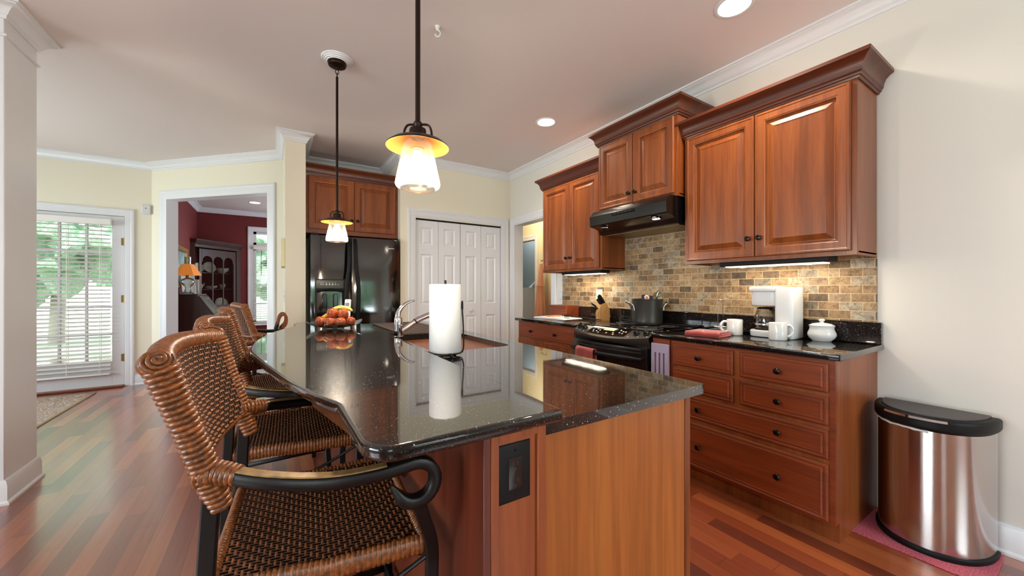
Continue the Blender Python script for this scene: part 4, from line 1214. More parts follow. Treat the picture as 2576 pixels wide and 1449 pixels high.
def stool(label, group):
    t = thing('bar_stool', label, 'bar stool', (0, 0, 0), group)
    # --- seat
    def seat_edge(u, v):  # u along x (back to front), v along y
        x = -.205+.41*u; hw = .215+.03*u
        y = -hw+2*hw*v
        z = .640-.014*math.sin(PI*v)*math.sin(PI*min(1, u*1.02))-.010*(u*u)
        return (x, y, z)
    b = MB()
    b.grid(lambda u, v: (lambda p: (p[0], p[1], p[2]-.002))(seat_edge(u, v)), 12, 12)
    b.grid(lambda u, v: (lambda p: (p[0], p[1], p[2]-.03))(seat_edge(u, v)), 12, 12)
    b.build('seat_base', M['rattan_dark'], t)
    s = MB(); floats(s, seat_edge, 36, 42, .0075, mode=2)
    for j in range(1, 42):
        s.tube([Vector(seat_edge(i/10, j/42))+Vector((0, 0, .0002)) for i in range(11)], .0017, 5, mi=1)
    s.build('seat', [M['rattan'], M['rattan_mid']], t, angle=80)
    c = MB()
    ring = [(-.205, -.215), (.205, -.245), (.205, .245), (-.205, .215)]
    for k in range(4):
        a, q = ring[k], ring[(k+1) % 4]
        za = .632 if k in (0, 3) else .624
        pts = [(a[0]+(q[0]-a[0])*i/6, a[1]+(q[1]-a[1])*i/6, (.627 if (a[0]+(q[0]-a[0])*i/6) < 0 else .620)) for i in range(7)]
        wrapped(c, pts, .024, .0105, .13, sec=[(.55*math.cos(2*PI*j/10), 1.0*math.sin(2*PI*j/10)) for j in range(10)], up=(0, 0, 1))
    c.build('seat_rim', M['rattan'], t, angle=70)
    # --- back
    def xl(z): return -.208-(z-.81)/.28*.085
    def back(s_, tt, off=0.0):
        zb = .868-.012*(1-s_*s_); zt = 1.072+.012*(1-s_*s_)
        z = zb+(zt-zb)*tt
        hw = .212+.018*(z-.81)/.28
        return (xl(z)+.038*s_*s_+off, hw*s_, z)
    b = MB()
    for off in (-.022, -.004): b.grid(lambda u, v: back(2*u-1, v, off), 16, 8)
    b.build('back_panel', M['rattan_dark'], t)
    f = MB(); floats(f, lambda u, v: back(2*v-1, 1-u, -.003), 19, 40, .0075)
    floats(f, lambda u, v: back(2*v-1, u, -.023), 19, 40, .0075)
    for j in range(1, 40):
        for off in (-.003, -.023): f.tube([back(2*j/40-1, i/8, off) for i in range(9)], .0017, 5, mi=1)
    f.build('backrest', [M['rattan'], M['rattan_mid']], t, angle=80)
    r = MB()
    for sg in (-1, 1):
        pts = []
        for i in range(9):
            z = .795+.285*i/8
            pts.append((xl(z)+.034-.013, sg*(.214+.018*(z-.81)/.28), z))
        wrapped(r, pts, [.020, .024, .026, .025, .024, .024, .025, .027, .027], .0112, .17)
        e = Vector(pts[-1])+Vector((-.006, 0, .006)); cn = Vector((.35, sg*.80, .48)).normalized()
        r.ell(e, .027, .024, .024, 14, 8)
        F = axis_frame(e+cn*.018, cn)      # coiled cane end on the corner
        r.tube([F @ Vector(((.003+.0205*k/40)*math.cos(2*PI*k/13), (.003+.0205*k/40)*math.sin(2*PI*k/13), .006-.012*(k/40)**2)) for k in range(41)], .0042, 6)
        r.lathe([(0, .004), (.014, .002), (.024, -.008)], 16, M=F)
    pts = [(xl(1.085)+.038*s_*s_-.013, .236*s_, 1.082+.013*(1-s_*s_)) for s_ in [-1+2*i/14 for i in range(15)]]
    wrapped(r, pts, .023, .0112, .15)
    pts = [(xl(.86)+.038*s_*s_-.012, .212*s_, .862-.012*(1-s_*s_)) for s_ in [-1+2*i/14 for i in range(15)]]
    wrapped(r, pts, .010, .0112, .15)
    r.build('back_rim', M['rattan'], t, angle=70)
    # --- arms with scrolled front, legs
    S = rsec(.0125, .0145, .3)
    for sg in (-1, 1):
        top = smooth_path([(-.19, sg*.222, .868), (-.10, sg*.276, .854), (.0, sg*.308, .843), (.09, sg*.318, .843), (.165, sg*.318, .850)], 5)
        cx, cz, R = .168, .808, .042
        loop = [Vector((cx+R*math.sin(a), sg*.318, cz+R*math.cos(a))) for a in [math.radians(d) for d in range(8, 250, 14)]]
        tip = [Vector((cx-R*.93-.012, sg*.318, cz+.002))]
        P = top+loop+tip
        A = MB().tube(P, [1.0]*(len(P)-3)+[.9, .7, .25], sec=S, up=(0, sg, 0)); 
        arm = A.build('arm', M['iron'], t, angle=50)
        tp = MB(); Q = top[2:-4]
        tp.tube([q+Vector((0, 0, .0135)) for q in Q], 1.0, sec=[(-.0118, 0), (.0118, 0), (.010, .0022), (-.010, .0022)], up=(0, 0, 1))
        tp.build('arm_top', M['armwood'], arm)
        wr = MB(); wrapped(wr, [(-.215, sg*.212, .868), (-.185, sg*.225, .868), (-.15, sg*.246, .864)], [.030, .024, .020], .0095, .14); wr.build('arm_binding', M['rattan'], arm, angle=70)
        # front leg: from under the scroll, out past the seat corner and down
        fl = smooth_path([(cx+.006, sg*.314, cz-R-.004), (.188, sg*.300, .72), (.214, sg*.272, .64), (.220, sg*.258, .55), (.212, sg*.252, .30), (.225, sg*.262, .0)], 6)
        MB().tube(fl, 1.0, sec=rsec(.0105, .0145, .3), up=(1, 0, 0)).build('leg', M['iron'], t)
        rl = smooth_path([(-.198, sg*.214, .83), (-.205, sg*.217, .70), (-.214, sg*.222, .50), (-.222, sg*.228, .25), (-.262, sg*.236, 0)], 6)
        MB().tube(rl, 1.0, sec=rsec(.0105, .0145, .3), up=(1, 0, 0)).build('leg', M['iron'], t)
        vr = MB(); vr.tube(smooth_path([(-.21, sg*.222, .585), (-.10, sg*.224, .545), (.01, sg*.23, .512), (.11, sg*.242, .545), (.215, sg*.257, .60)], 3), .0055, 8); vr.build('side_brace', M['iron'], t)
    st = MB()
    for z, xf_, yf in ((.24, .213, .252), ):
        q = [(-.222, -.228, z), (xf_, -yf, z), (xf_, yf, z), (-.222, .228, z)]
        for a, c in zip(q, q[1:]+q[:1]): st.tube([a, c], 1.0, sec=rsec(.008, .0105, .3), up=(0, 0, 1))
    st.build('foot_rail', M['iron'], t)
    fr = MB()
    for a, c in (((-.20, -.215, .612), (-.20, .215, .612)), ((.20, -.243, .600), (.20, .243, .600))): fr.tube([a, c], .009, 8)
    fr.build('seat_rail', M['iron'], t)
    return t
G5 = 'woven stools along the breakfast bar'
s1 = stool('nearest woven rattan bar stool with black scroll arms, seat fully in view', G5)
spots = [(.115, 1.120, 4, None), (.085, 1.865, 2, 'second woven rattan bar stool, directly behind the nearest one'),
         (.055, 2.80, 9, 'third woven rattan bar stool at the bowed edge of the bar'), (.05, 3.72, 15, 'farthest woven rattan bar stool in front of the dining room window')]
for x, y, a, lab in spots:
    o = s1 if lab is None else copy_tree(s1)
    o.location = (x, y, 0); o.rotation_euler = (0, 0, math.radians(a-8 if lab is None else a-4))
    if lab: o['label'] = lab
# small loop-armed chair past the far end of the bar
bx, by = .025, 4.33
t = thing('loop_chair', 'black metal chair with bentwood arm loops past the far end of the bar', 'chair', (bx, by, 0))
for dy in (0, -.30):
    x = bx+.02
    p = smooth_path([(x-.06, by+dy, .60), (x-.03, by+dy, .78), (x, by+dy, .90)], 4); MB().tube(p, 1.0, sec=rsec(.013, .011), up=(0, 1, 0)).build('arm_post', M['iron'], t)
    p = smooth_path([(x, by+dy, .90), (x+.012, by+dy, .955), (x+.035, by+dy, .985), (x+.062, by+dy, .975), (x+.068, by+dy, .93), (x+.058, by+dy, .89), (x+.03, by+dy, .86)], 5); MB().tube(p, 1.0, sec=rsec(.011, .010), up=(0, 1, 0)).build('arm_loop', M['blockwood'] if False else M['cherry'], t)
    p = smooth_path([(x+.03, by+dy, .86), (x+.005, by+dy, .78), (x-.03, by+dy, .60)], 4); MB().tube(p, 1.0, sec=rsec(.011, .010), up=(0, 1, 0)).build('arm_brace', M['iron'], t)
    for dx in (-.22, .02): MB().tube([(x+dx, by+dy, .60), (x+dx*1.15, by+dy*1.05, 0)], .011, 8).build('leg', M['iron'], t)
MB().box(bx-.24, bx+.06, by-.32, by+.02, .58, .615, b=.01).build('seat', M['rattan_dark'], t)

# ------------------------------------------------------------------ lamps
def pendant(label, x, y):
    t = thing('pendant_lamp', label, 'lamp', (x, y, HC), 'pendant lamps over the bar')
    md = MB().lathe([(0, HC), (.102, HC), (.102, HC-.006), (.097, HC-.010), (.090, HC-.009), (.088, HC-.015), (.080, HC-.016), (.077, HC-.022), (.068, HC-.022), (.065, HC-.027), (0, HC-.028)], 48, c=(x, y, 0)).build('ceiling_medallion', M['trim'], t)
    MB().lathe([(0, HC-.026), (.061, HC-.026), (.062, HC-.034), (.056, HC-.05), (.03, HC-.058), (.008, HC-.06), (.006, HC-.075), (0, HC-.076)], 36, c=(x, y, 0)).build('canopy', M['bronze'], t)
    ch = MB()
    for k, z in enumerate((HC-.092, HC-.112)):
        ch.tube([(x+(.011*math.cos(a) if k == 0 else 0), y+(.011*math.cos(a) if k else 0), z+.017*math.sin(a)) for a in [2*PI*i/16 for i in range(16)]], .0026, 6, closed=True)
    ch.build('chain', M['bronze'], t)
    MB().cyl((x, y, HC-.126), (x, y, 1.774), .0085, 14).build('rod', M['bronze'], t)
    yk = MB(); yk.lathe([(0, 1.7800), (.012, 1.7780), (.016, 1.7700), (.012, 1.7580), (.010, 1.72)], 20, c=(x, y, 0)); yk.lathe([(.010, 1.7570), (.026, 1.7540), (.028, 1.7480), (.028, 1.7220), (0, 1.7220)], 24, c=(x, y, 0))
    F = Vector((.84, -.54, 0))
    for sg in (-1, 1):
        q = Vector((x, y, 0))
        yk.tube(smooth_path([q+F*sg*.012+Vector((0, 0, 1.7690)), q+F*sg*.034+Vector((0, 0, 1.7670)), q+F*sg*.045+Vector((0, 0, 1.7480)), q+F*sg*.046+Vector((0, 0, 1.7200))], 4), .004, 8)
    yk.build('yoke', M['bronze'], t)
    MB().lathe([(.020, 1.7260), (.052, 1.7220), (.085, 1.7090), (.102, 1.6960), (.1035, 1.6940), (.1035, 1.6920), (.1025, 1.6920)], 48, c=(x, y, 0)).build('dish', M['bronze'], t)
    MB().lathe([(.1025, 1.6920), (.085, 1.7055), (.052, 1.7185), (.020, 1.7220)], 48, c=(x, y, 0)).build('dish_lining', M['copper'], t)
    MB().lathe([(0, 1.69), (.022, 1.69), (.022, 1.6840), (.016, 1.6820), (0, 1.65)], 24, c=(x, y, 0)).build('socket', M['copper'], t)
    gl = MB().lathe([(.036, 1.718), (.044, 1.708), (.051, 1.685), (.0625, 1.625), (.0720, 1.580), (.0735, 1.570), (.070, 1.561), (.060, 1.555), (.058, 1.557), (.066, 1.565), (.069, 1.573), (.0685, 1.580), (.059, 1.625), (.0475, 1.685), (.041, 1.707), (.034, 1.716)], 48, c=(x, y, 0)).build('glass_shade', M['shade'], t, angle=60)
    MB().lathe([(0, 1.684), (.014, 1.682), (.017, 1.670), (.026, 1.645), (.031, 1.622), (.0305, 1.606), (.024, 1.592), (.013, 1.584), (0, 1.582)], 24, c=(x, y, 0)).build('bulb', M['bulb'], t)
    lamp('pendant_glow', 'POINT', (x, y, 1.545), (0, 0, 0), 15, (1, .88, .70), shadow_soft_size=.03)
    return t
pendant('nearest pendant lamp with clear glass shade, hanging over the near half of the bar', .41, 1.225)
pendant('farther pendant lamp hanging in front of the refrigerator cabinet, ceiling medallion in view', .388, 2.905)
def downlight(label, x, y, e=60, r=.088):
    t = thing('recessed_downlight', label, 'light', (x, y, HC), 'recessed ceiling lights')
    MB().lathe([(r-.006, HC-.001), (r-.004, HC-.004), (r+.008, HC-.006), (r+.014, HC-.003), (r+.015, HC)], 40, c=(x, y, 0)).build('trim_ring', M['trim'], t)
    MB().lathe([(0, HC-.0035), (r*.7, HC-.003), (r-.004, HC-.001)], 40, c=(x, y, 0)).build('lens', M['can'], t)
    lamp('downlight_glow', 'SPOT', (x, y, HC-.02), (0, 0, 0), e, (1, .88, .70), spot_size=math.radians(150), spot_blend=.8, shadow_soft_size=.08)
downlight('recessed ceiling light nearest the large wall cabinet, at the top edge', 2.235, 1.13)
downlight('recessed ceiling light in front of the hallway doorway side of the cabinets', 2.25, 2.905)
downlight('recessed ceiling light in the red dining room', -.27, 8.55, 20)
t = thing('ceiling_hook', 'small white hook screwed into the ceiling beside the near pendant rod', 'hook', (.864, 2.207, HC))
MB().lathe([(0, HC), (.016, HC), (.016, HC-.006), (.011, HC-.012), (.013, HC-.018), (.007, HC-.026), (0, HC-.027)], 18, c=(.864, 2.207, 0)).build('mount', M['white'], t)
MB().tube([Vector((.864, 2.207, HC-.045))+Vector((.84, -.54, 0))*(.016*math.cos(a))+Vector((0, 0, .020*math.sin(a))) for a in [math.radians(d) for d in range(100, -175, -18)]], .0042, 8).build('hook_wire', M['white'], t)

# ------------------------------------------------------------------ things on the island
Rv = Vector((.8427, -.5383, 0)); Fv = Vector((.5383, .8427, 0))
px, py = .675, 1.628; Z0 = .9142
t = thing('paper_towel_holder', 'black wire paper towel holder standing by the sink', 'paper towel holder', (px, py, Z0))
q = Vector((px, py, 0)); w = MB()
w.tube([q+Vector((.076*math.cos(a), .076*math.sin(a), Z0+.016)) for a in [2*PI*k/40 for k in range(40)]], .0034, 8, closed=True)
w.tube([q+Vector((-.076, 0, Z0+.016)), q+Vector((.076, 0, Z0+.016))], .003, 6); w.tube([q+Vector((0, -.076, Z0+.016)), q+Vector((0, .076, Z0+.016))], .003, 6)
w.build('base_ring', M['iron'], t)
for a in (30, 150, 270): MB().ell(q+Vector((.072*math.cos(math.radians(a)), .072*math.sin(math.radians(a)), Z0+.008)), .008, .008, .008, 12, 8).build('foot', M['iron'], t)
MB().cyl(q+Vector((0, 0, Z0+.016)), q+Vector((0, 0, 1.262)), .005, 10).build('post', M['iron'], t)
a = q+Rv*.078
arm = smooth_path([a+Vector((0, 0, Z0+.016)), a+Rv*.006+Vector((0, 0, Z0+.05)), a+Rv*.004+Vector((0, 0, 1.06)), a+Vector((0, 0, 1.12))], 5)
top = [a+Vector((0, 0, 1.142))+Fv*(.010*math.sin(b))+Vector((0, 0, -.022*math.cos(b))) for b in [2*PI*k/14 for k in range(13)]]
MB().tube(arm+top, .0036, 8).build('side_arm', M['iron'], t)
r = MB(); r.lathe([(.020, Z0+.020), (.0715, Z0+.020), (.0735, Z0+.023), (.0735, 1.240), (.0715, 1.243), (.020, 1.243), (.020, Z0+.020)], 56, c=(px, py, 0))
one('paper_towel_roll', r, M['paper'], 'tall white roll of paper towels on its wire holder', 'paper towels', (px, py, Z0+.02))
mt = MB(); mt.slab([(.735, 2.475), (1.105, 2.475), (1.105, 3.40), (.735, 3.40)], .9142, .924, .004)
t = one('drying_mat', mt, M['matbrown'], 'flat brown dish drying mat lying beyond the sink', 'mat', (.92, 2.93, .914))
qm = MB()
for i in range(1, 6): qm.tube([(.735+.37*i/6, 2.48, .9243), (.735+.37*i/6, 3.395, .9243)], .0016, 5)
qm.build('quilting', M['matbrown'], t)
fx, fy = .372, 2.90; ZB = .9445
t = thing('fruit_plate', 'wavy clear glass plate holding the apples and bananas', 'plate', (fx, fy, ZB))
def plate(off):
    def f(u, v):
        th = 2*PI*u; r = .008+.165*v*(1+.05*math.cos(4*th)); z = ZB+.004+off+.038*v**2.2+.014*math.cos(4*th)*v**3
        return (fx+r*math.cos(th), fy+r*math.sin(th), z)
    return f
m = MB().grid(plate(0), 64, 10); m.grid(plate(.0045), 64, 10)
m.grid(lambda u, v: tuple(Vector(plate(0)(u, 1)).lerp(Vector(plate(.0045)(u, 1)), v)), 64, 1)
m.build('dish', M['crystal'], t, angle=80)
def apple(p, r, lab, tilt):
    p = Vector(p)
    t = thing('apple', lab, 'apple', p, 'apples on the glass plate')
    pr = [(0, -.78), (.12, -.84), (.30, -.90), (.55, -.82), (.82, -.52), (.97, -.10), (1.0, .20), (.93, .52), (.75, .78), (.52, .90), (.30, .88), (.14, .76), (.05, .64), (0, .60)]
    F = Matrix.Translation(p) @ Matrix.Rotation(tilt[0], 4, 'X') @ Matrix.Rotation(tilt[1], 4, 'Y')
    MB().lathe([(a*r, b*r) for a, b in pr], 28, M=F).build('flesh', M['apple'], t, angle=80)
    MB().tube([F @ Vector((0, 0, r*.62)), F @ Vector((.002, .001, r*.95)), F @ Vector((.006, .002, r*1.22))], .0016, 6).build('stem', M['stem'], t)
c = Vector((fx, fy, 0))
za = ZB+.044
for off, f, z, lab, tl in ((-.088, -.02, za+.004, 'apple at the left end of the lower row on the glass plate', (.25, .3)), (-.014, -.045, za, 'apple in the middle of the front row on the glass plate', (-.1, .1)),
        (.058, -.040, za, 'apple to the right in the front row on the glass plate', (.1, -.15)), (.093, .028, za+.004, 'apple half hidden behind the right end of the front row', (0, .4)),
        (-.022, .012, za+.060, 'upper left apple on top of the pile, stem end up', (-.25, 0)), (.053, .016, za+.058, 'upper right apple on top of the pile, leaning right', (.2, -.5))):
    q = c+Rv*off+Fv*f; apple((q.x, q.y, z), .037, lab, tl)
def banana(pts, lab):
    P = smooth_path(pts, 6); n = len(P)
    t = thing('banana', lab, 'banana', P[n//2], 'bananas on the glass plate')
    MB().tube(P, [.004+.0125*math.sin(PI*min(1, .06+.92*i/(n-1)))**.55 for i in range(n)], 6).build('fruit', M['banana'], t, angle=60)
    MB().tube([P[0], P[0]+(P[0]-P[2])*.7], .0035, 6).build('stem', M['stem'], t)
def bp_(off, f, z): return c+Rv*off+Fv*f+Vector((0, 0, z))
banana([bp_(-.118, .035, ZB+.050), bp_(-.098, .05, ZB+.075), bp_(-.06, .06, ZB+.098), bp_(-.015, .068, ZB+.112)], 'lower banana at the left of the fruit pile')
banana([bp_(-.092, .075, ZB+.090), bp_(-.06, .085, ZB+.122), bp_(-.01, .09, ZB+.142), bp_(.05, .088, ZB+.138), bp_(.09, .08, ZB+.118)], 'upper banana arching behind the top apples')
t = thing('cordless_phone', 'white cordless phone handset standing at the far end of the bar', 'phone', (.545, 3.50, ZB))
F = frame((.545, 3.50, ZB), math.radians(-32.57), math.radians(-8))
MB().box(-.030, .030, -.030, .045, 0, .022, b=.006, M=frame((.545, 3.50, ZB), math.radians(-32.57))).build('charging_base', M['whitep'], t)
h = MB(); h.slab(rrect(-.026, .026, -.0125, .0125, .010), .012, .190, .009, M=F); hs = h.build('handset', M['whitep'], t)
MB().box(-.017, .017, -.0140, -.0120, .130, .158, M=F).build('screen', plain('grey phone screen', (92, 98, 90), .3), hs)
k = MB()
for i in range(3):
    for j in range(5): k.box(-.017+.0125*i, -.008+.0125*i, -.0142, -.0120, .045+.014*j, .053+.014*j, b=.001, M=F)
k.build('keys', M['print'], hs)
k = MB(); k.lathe([(.0075, 0), (.0075, .001), (.0055, .001), (.0055, 0)], 16, M=F @ axis_frame((0, -.0125, .174), (0, -1, 0))); k.build('earpiece', M['panelgrey'], hs)

# ------------------------------------------------------------------ things on the right-hand worktops
ZC = .9152
def mug(x, y, ang, lab):
    t = thing('mug', lab, 'mug', (x, y, ZC), 'white mugs on the worktop')
    r = .047
    MB().lathe([(0, ZC), (r-.004, ZC), (r-.001, ZC+.003), (r, ZC+.008), (r, ZC+.101), (r-.0015, ZC+.104), (r-.004, ZC+.102), (r-.005, ZC+.012), (0, ZC+.008)], 40, c=(x, y, 0)).build('cup', M['white'], t, angle=60)
    d = Vector((math.cos(ang), math.sin(ang), 0))
    P = smooth_path([Vector((x, y, ZC+.085))+d*(r-.003), Vector((x, y, ZC+.090))+d*(r+.018), Vector((x, y, ZC+.070))+d*(r+.036), Vector((x, y, ZC+.040))+d*(r+.034), Vector((x, y, ZC+.021))+d*(r+.014), Vector((x, y, ZC+.024))+d*(r-.003)], 6)
    MB().tube(P, 1.0, sec=rsec(.0055, .0075, .9), up=(0, 0, 1)).build('handle', M['white'], t)
mug(2.605, 1.315, math.radians(135), 'white mug left of the coffee maker, handle turned left')
mug(2.568, 1.045, math.radians(-38), 'white mug in front of the coffee maker, handle turned right')
# coffee maker: tank tower toward the right, brew head reaching over the carafe
t = thing('coffee_maker', 'white drip coffee maker with a glass carafe', 'coffee maker', (2.705, 1.12, ZC))
ca = (2.70, 1.168)
b = MB(); b.slab(rrect(2.625, 2.785, .99, 1.09, .018)+[], ZC, ZC+.318, .010); b.build('water_tank', M['whitep'], t)
b = MB(); b.slab(rrect(2.622, 2.778, 1.05, 1.245, .055, 8), ZC+.002, ZC+.044, .006); b.box(2.63, 2.77, 1.00, 1.10, ZC+.002, ZC+.040); b.build('base', M['whitep'], t)
b = MB(); b.slab(rrect(2.619, 2.781, 1.05, 1.248, .056, 8), ZC+.018, ZC+.021, .001); b.slab(rrect(2.619, 2.781, 1.05, 1.248, .056, 8), ZC+.030, ZC+.033, .001); b.build('base_band', M['print'], t)
MB().lathe([(0, ZC+.044), (.062, ZC+.044), (.064, ZC+.047), (0, ZC+.0475)], 36, c=(ca[0], ca[1], 0)).build('warming_plate', M['blackmat'], t)
b = MB(); b.slab(rrect(2.625, 2.778, 1.06, 1.250, .045, 8), ZC+.290, ZC+.322, .008); b.build('lid', M['whitep'], t)
b = MB(); b.slab(rrect(2.634, 2.770, 1.07, 1.238, .045, 8), ZC+.200, ZC+.290, .006); b.build('filter_basket', M['whitep'], t)
b = MB(); b.box(2.645, 2.76, 1.05, 1.10, ZC+.17, ZC+.29); b.build('spout_block', M['panelgrey'], t)
b = MB(); b.box(2.618, 2.626, 1.005, 1.045, ZC+.075, ZC+.105, b=.002); b.build('switch', M['print'], t)
t2 = thing('carafe', 'glass carafe with black handle inside the coffee maker', 'carafe', (ca[0], ca[1], ZC+.048))
zc = ZC+.048
MB().lathe([(0, zc), (.058, zc), (.063, zc+.006), (.066, zc+.03), (.064, zc+.075), (.052, zc+.115), (.046, zc+.125), (.046, zc+.132), (.0445, zc+.132), (.0445, zc+.125), (.050, zc+.114), (.062, zc+.075), (.064, zc+.03), (.061, zc+.008), (.056, zc+.003), (0, zc+.003)], 40, c=(ca[0], ca[1], 0)).build('jug', M['jug'], t2, angle=60)
MB().lathe([(.0665, zc+.024), (.0675, zc+.026), (.0675, zc+.036), (.0665, zc+.038)], 40, c=(ca[0], ca[1], 0)).build('band', M['chrome'], t2)
MB().lathe([(0, zc+.140), (.040, zc+.140), (.050, zc+.134), (.050, zc+.130), (0, zc+.130)], 32, c=(ca[0], ca[1], 0)).build('lid', M['blackmat'], t2)
hd_ = Vector((-.55, -.83, 0)).normalized(); q = Vector((ca[0], ca[1], zc))
P = smooth_path([q+hd_*.045+Vector((0, 0, .128)), q+hd_*.075+Vector((0, 0, .130)), q+hd_*.100+Vector((0, 0, .118)), q+hd_*.106+Vector((0, 0, .075)), q+hd_*.108+Vector((0, 0, .03))], 5)
MB().tube(P, 1.0, sec=rsec(.009, .007, .6), up=(0, 0, 1)).build('handle', M['blackmat'], t2)
sx, sy = 2.735, .885
t = thing('sugar_bowl', 'white lidded sugar bowl at the near end of the worktop', 'sugar bowl', (sx, sy, ZC))
MB().lathe([(0, ZC), (.044, ZC), (.046, ZC+.004), (.060, ZC+.018), (.068, ZC+.034), (.067, ZC+.048), (.060, ZC+.064), (.057, ZC+.076), (.060, ZC+.088), (.063, ZC+.092), (.060, ZC+.092), (.054, ZC+.078), (0, ZC+.07)], 44, c=(sx, sy, 0)).build('bowl', M['white'], t, angle=70)
MB().lathe([(.059, ZC+.0905), (.058, ZC+.094), (.045, ZC+.102), (.020, ZC+.107), (.009, ZC+.109), (.008, ZC+.114), (.014, ZC+.119), (.016, ZC+.125), (.010, ZC+.130), (0, ZC+.131)], 36, c=(sx, sy, 0)).build('lid', M['white'], t, angle=60)
def folded(name, label, cx, cy, wx, wy, rz, mat):
    t = thing(name, label, 'towel', (cx, cy, ZC))
    m = MB(); F = frame((cx, cy, ZC), rz)
    for k, z in enumerate((.0, .011, .022)):
        sh = .004*k
        P = rrect(-wx/2+sh, wx/2-sh*.5, -wy/2+sh, wy/2-sh, .012)
        m.slab(P, z, z+.0115, .0055, M=F)
    m.tube([F @ Vector((-wx/2+.004, y, .017+.0025*math.sin(y*60))) for y in [-wy/2+wy*i/10 for i in range(11)]], .0165, 10)
    m.build('cloth', mat, t, angle=60)
    return t, F
t, F = folded('folded_towel', 'folded red kitchen towel lying on the worktop by the range', 2.415, 1.385, .18, .215, math.radians(6), M['redknit'])
MB().lathe([(0, .003), (.006, .002), (.007, 0)], 14, M=F @ axis_frame((-.055, .01, .034), (0, 0, 1))).build('button', M['cream'], t)
wx_, wy_ = 2.625, 1.405
t = thing('wire_stand', 'chrome wire stand with a small white dish behind the folded red towel', 'stand', (wx_, wy_, ZC))
q = Vector((wx_, wy_, 0)); m = MB()
m.tube([q+Vector((.04*math.cos(a), .04*math.sin(a), ZC+.003)) for a in [2*PI*k/28 for k in range(28)]], .0022, 6, closed=True)
for sg in (-1, 1): m.tube(smooth_path([q+Rv*sg*.018+Fv*.03+Vector((0, 0, ZC+.003)), q+Rv*sg*.018+Fv*.028+Vector((0, 0, 1.10)), q+Rv*sg*.016+Fv*.026+Vector((0, 0, 1.135)), q+Rv*sg*.006+Fv*.026+Vector((0, 0, 1.147))], 4), .0022, 6)
m.tube([q+Rv*-.006+Fv*.026+Vector((0, 0, 1.147)), q+Rv*.006+Fv*.026+Vector((0, 0, 1.147))], .0022, 6)
m.tube([q+Rv*-.018+Fv*.029+Vector((0, 0, .962)), q+Rv*.018+Fv*.029+Vector((0, 0, .962))], .0022, 6)
m.build('wire', M['chrome'], t)
MB().lathe([(0, .955), (.030, .956), (.040, .962), (.041, .964), (.030, .960), (0, .959)], 30, c=(wx_-.02, wy_+.005, 0)).build('dish', M['white'], t)
# stock pot on the range
pcx, pcy, ZP = 2.665, 2.055, .9252
t = thing('stock_pot', 'dark grey metal stock pot standing on the range', 'pot', (pcx, pcy, ZP))
MB().lathe([(0, ZP), (.112, ZP), (.119, ZP+.008), (.122, ZP+.03), (.124, ZP+.205), (.127, ZP+.212), (.125, ZP+.214), (.120, ZP+.206), (.116, ZP+.02), (0, ZP+.014)], 56, c=(pcx, pcy, 0)).build('body', M['pot'], t, angle=50)
for sg in (-1, 1):
    d = Rv*sg; s_ = Fv; q = Vector((pcx, pcy, ZP+.155))
    P = smooth_path([q+d*.122-s_*.035+Vector((0, 0, -.035)), q+d*.128-s_*.035, q+d*.150-s_*.034+Vector((0, 0, .022)), q+d*.176-s_*.018+Vector((0, 0, .036)), q+d*.176+s_*.018+Vector((0, 0, .036)), q+d*.150+s_*.034+Vector((0, 0, .022)), q+d*.128+s_*.035, q+d*.122+s_*.035+Vector((0, 0, -.035))], 4)
    MB().tube(P, .0068, 10).build('handle', M['chrome'], t)
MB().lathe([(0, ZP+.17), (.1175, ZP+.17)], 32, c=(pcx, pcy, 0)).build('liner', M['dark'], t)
t = thing('snack_packet', 'dark blue packet with a round white and red mark sticking out of the pot', 'packet', (2.66, 2.05, ZP+.17))
F = frame((2.655, 2.055, ZP+.171), math.radians(-36), math.radians(-14), math.radians(8))
MB().box(-.045, .045, -.012, .012, 0, .075, b=.005, M=F).build('wrapper', plain('navy wrapper', (34, 32, 62), .25), t)
m = MB(); m.lathe([(0, .0008), (.020, .0006), (.021, 0)], 24, M=F @ axis_frame((-.004, -.0122, .055), (0, -1, 0))); m.build('round_mark', M['white'], t)
m = MB(); m.lathe([(0, .0016), (.012, .0014), (.013, .0006)], 20, M=F @ axis_frame((-.004, -.0122, .050), (0, -1, 0))); m.build('inner_mark', plain('coral print', (214, 104, 84), .4), t)
m = MB(); rnd = random.Random(3)
q0 = Vector((2.725, 2.035, ZP+.172))
def bag(u, v):
    a = 2*PI*u; r = (.045*(1-v)**.7+.004)*(1+.25*math.sin(5*a+3*v)+.1*math.sin(9*a)); return (q0.x+r*math.cos(a)+.03*v, q0.y+r*math.sin(a)-.03*v, q0.z+.115*v)
m.grid(bag, 40, 10)
one('plastic_bag', m, M['crystal'], 'crumpled clear plastic bag poking out of the stock pot', 'bag', tuple(q0), angle=20)
